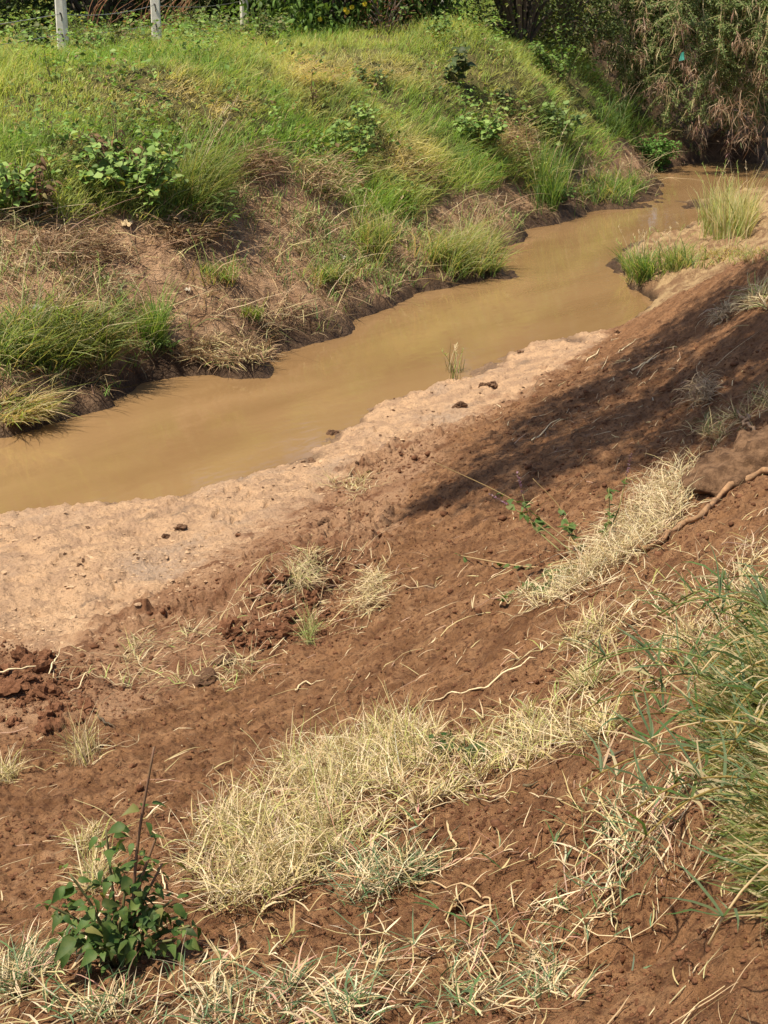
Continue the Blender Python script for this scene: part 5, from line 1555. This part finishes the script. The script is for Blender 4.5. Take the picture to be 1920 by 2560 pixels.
for k, (p0, p1, p2, lift, r, c) in enumerate(WST):
    g0 = hit(*p0)
    y1, y2 = g0[1] + .02 + .3 * lift, g0[1] + .04 + .4 * lift
    q1, q2 = at_y(p1[0], p1[1], y1 if lift > .1 else hit(*p1)[1] - .05), at_y(p2[0], p2[1], y2 if lift > .1 else hit(*p2)[1] - .06)
    for qq in (q1, q2):
        qq[2] = max(qq[2], float(hgt(qq[0], qq[1])) + .012)
    pts = spline([g0, q1, q2], 8)
    wa = Acc()
    tube(wa, pts, np.linspace(r * 1.3, r * .5, len(pts)), c, 5)
    wa.build("stem", MAT_STEM, root, b)
    nl = (10, 5, 16, 14, 12, 12, 40, 10, 22, 30)[k]
    t = rng.uniform(.25, 1.0 if k not in (0, 1) else .6, nl) * (len(pts) - 1)
    bp = np.stack([np.interp(t, range(len(pts)), pts[:, z]) for z in range(3)], -1)
    D = unit(rng.normal(0, 1, (nl, 3)) * np.array([1, 1, .4]))
    leaves(la, bp, D, unit(rng.normal(0, .3, (nl, 3)) + np.array([0, 0, 1])), rng.uniform(.02, .05, nl), rng.uniform(.014, .034, nl), np.clip(pick([(.07, .13, .03), (.11, .18, .05), (.20, .20, .08)], [.5, .3, .2], nl), .01, .6), 'ovate', .2, .5)
    if k in (4, 5, 7):
        fa = Acc()
        e = pts[-1]
        dv = unit(pts[-1] - pts[-3])
        nn = 46
        t = rng.uniform(0, 1, (nn, 1))
        blades(fa, e + dv * t * .085, rng.uniform(0, 6.28, nn), rng.uniform(.006, .014, nn), .005, rng.uniform(.6, 1.2, nn), rng.uniform(1.0, 1.8, nn), np.clip(pick([(.30, .14, .26), (.24, .15, .18), (.38, .26, .30)], [.5, .3, .2], nn), .02, .6), seg=2)
        fa.build("flower_spike", MAT_LEAF, root, b)
la.build("foliage", MAT_LEAF, root, b)

# ------------------------------------------------------------------ leafy weed at lower left
b = hit(300, 2410)
root = thing("leafy_weed", "dark green broad-leaved weed on the soil at lower left", "weed", b)
la = Acc()
LW = [((385, 1868), .012, .30, .72, 16, (.17, .09, .06)), ((265, 2075), .02, .45, 1.0, 16, (.12, .10, .05)), ((175, 2185), .0, .5, 1.0, 12, (.12, .12, .05)), ((128, 2265), -.04, .45, 1.05, 16, (.12, .12, .05)),
      ((228, 2268), -.08, .45, 1.05, 18, (.12, .12, .05)), ((315, 2205), .02, .4, 1.0, 16, (.12, .12, .05)), ((430, 2250), .0, .45, 1.05, 16, (.12, .12, .05)), ((475, 2315), -.03, .4, 1.05, 15, (.12, .12, .05)),
      ((405, 2160), .03, .35, 1.0, 16, (.17, .09, .06)), ((160, 2350), -.09, .4, 1.05, 14, (.12, .12, .05)), ((250, 2370), -.14, .3, 1.05, 16, (.12, .12, .05)), ((345, 2330), -.10, .4, 1.05, 18, (.12, .12, .05)),
      ((430, 2350), -.05, .5, 1.05, 12, (.12, .12, .05)), ((395, 2080), .03, .55, .8, 6, (.17, .09, .06)), ((300, 2300), -.05, .4, 1.05, 16, (.12, .12, .05)), ((200, 2330), -.10, .5, 1.05, 14, (.12, .12, .05)), ((370, 2270), -.02, .5, 1.05, 16, (.12, .12, .05))]
for (tp, dy, t0, t1, nl, c) in LW:
    nl = int(nl * 1.4)
    tip = at_y(tp[0], tp[1], b[1] + dy)
    tip[2] = max(tip[2], float(hgt(tip[0], tip[1])) + .04)
    fo = b + np.array([(tip[0] - b[0]) * .22, rng.normal(0, .02), 0])
    fo[2] = float(hgt(fo[0], fo[1])) - .01
    mid = fo * .5 + tip * .5 + np.array([(fo[0] - tip[0]) * .12, 0, .02])
    pts = spline([fo, mid, tip], 6)
    wa = Acc()
    tube(wa, pts, np.linspace(.0042, .0022, len(pts)), c, 6)
    wa.build("stem", MAT_STEM, root, b)
    K = len(pts) - 1
    t = np.linspace(t0, t1, nl) * K
    bp = np.stack([np.interp(t, range(K + 1), pts[:, z]) for z in range(3)], -1)
    yaw = np.arange(nl) * 2.4 + rng.normal(0, .5, nl)
    el = rng.uniform(-.5, .5, nl)
    D = np.stack([np.cos(yaw) * np.cos(el), np.sin(yaw) * np.cos(el), np.sin(el)], -1)
    l = rng.uniform(.014, .040, nl) * np.where(rng.uniform(0, 1, nl) < .12, 1.5, 1)
    leaves(la, bp + D * rng.uniform(.008, .03, (nl, 1)), D, unit(np.stack([rng.normal(0, .4, nl), rng.normal(-.15, .4, nl), np.ones(nl)], -1)), l, l * rng.uniform(.48, .72, nl),
           np.clip(pick([(.050, .108, .024), (.080, .150, .034), (.14, .21, .05), (.035, .072, .018), (.20, .19, .06)], [.42, .28, .11, .15, .04], nl, .15), .01, .6), 'weed', .35, 1.1)
la.build("foliage", MAT_LEAF, root, b)
stick("dry_stalk", "tall pale straw leaning through the leafy weed", "dry stalk", [(415, 2240), (400, 2180)], .003, .002, PALE, None, .02)
herb("leafy_sprout", "small dark green sprout growing out of the dry grass", "sprout", 1110, 1895, .06, .12, 4, 20, .034, [(.045, .09, .022), (.08, .14, .035)], [.6, .4], 'ovate', droop=1.0)
herb("leafy_sprout", "second dark green sprout just right of the first in dry grass", "sprout", 1180, 1900, .07, .10, 4, 18, .032, [(.045, .09, .022), (.08, .14, .035)], [.6, .4], 'ovate', droop=1.0)

# tall fine stems arching over the dry grass
for (pxs, lab) in (([(640, 1990), (690, 1940), (735, 1925)], "fine seed stem arching left from the dry strip"), ([(705, 1965), (640, 1860), (600, 1820)], "fine stem leaning left above the dense dry patch"),
                   ([(990, 1860), (975, 1760), (960, 1700)], "upright fine stem above the yellow dry grass"), ([(330, 2100), (260, 2030), (185, 1998)], "pale arching stem behind the leafy weed")):
    g0 = hit(*pxs[0])
    pts = spline([g0, at_y(pxs[1][0], pxs[1][1], g0[1] + .03), at_y(pxs[2][0], pxs[2][1], g0[1] + .05)], 6)
    acc = Acc()
    tube(acc, pts, np.linspace(.0018, .0008, len(pts)), np.array(STRAW) * .9, 4)
    tag(acc.build("arching_grass", MAT_STRAW, None, g0), lab, "grass stem")

# litter on the far bank
def scrap(px, py, s, col, label):
    c = hit(px, py) + np.array([0, 0, .03])
    acc = Acc()
    u_, v_ = np.meshgrid(np.linspace(-1, 1, 9), np.linspace(-1, 1, 9))
    zz = .35 * fbm(u_ * 1.7 + px, v_ * 1.7 + py, 3, 3) * s * 2
    V = np.stack([u_ * s * (1 - .3 * np.abs(v_)), v_ * s * .8, zz + .3 * s * v_], -1).reshape(-1, 3) + c
    ii = np.arange(81).reshape(9, 9)
    acc.add(V, np.stack([ii[:-1, :-1], ii[:-1, 1:], ii[1:, 1:], ii[1:, :-1]], -1).reshape(-1, 4), None, col)
    tag(acc.build("litter_scrap", MAT_STEM, None, c), label, "litter")
scrap(318, 566, .05, (.46, .33, .19), "crumpled tan leaf or paper on the bare far bank")
scrap(470, 735, .026, (.50, .45, .36), "small whitish scrap among brown litter on the far bank")
scrap(95, 778, .04, (.42, .42, .36), "pale grey scrap above the large arching grass clump")
scrap(855, 652, .035, (.50, .47, .40), "off-white scrap beside the pale dry-tipped grass")
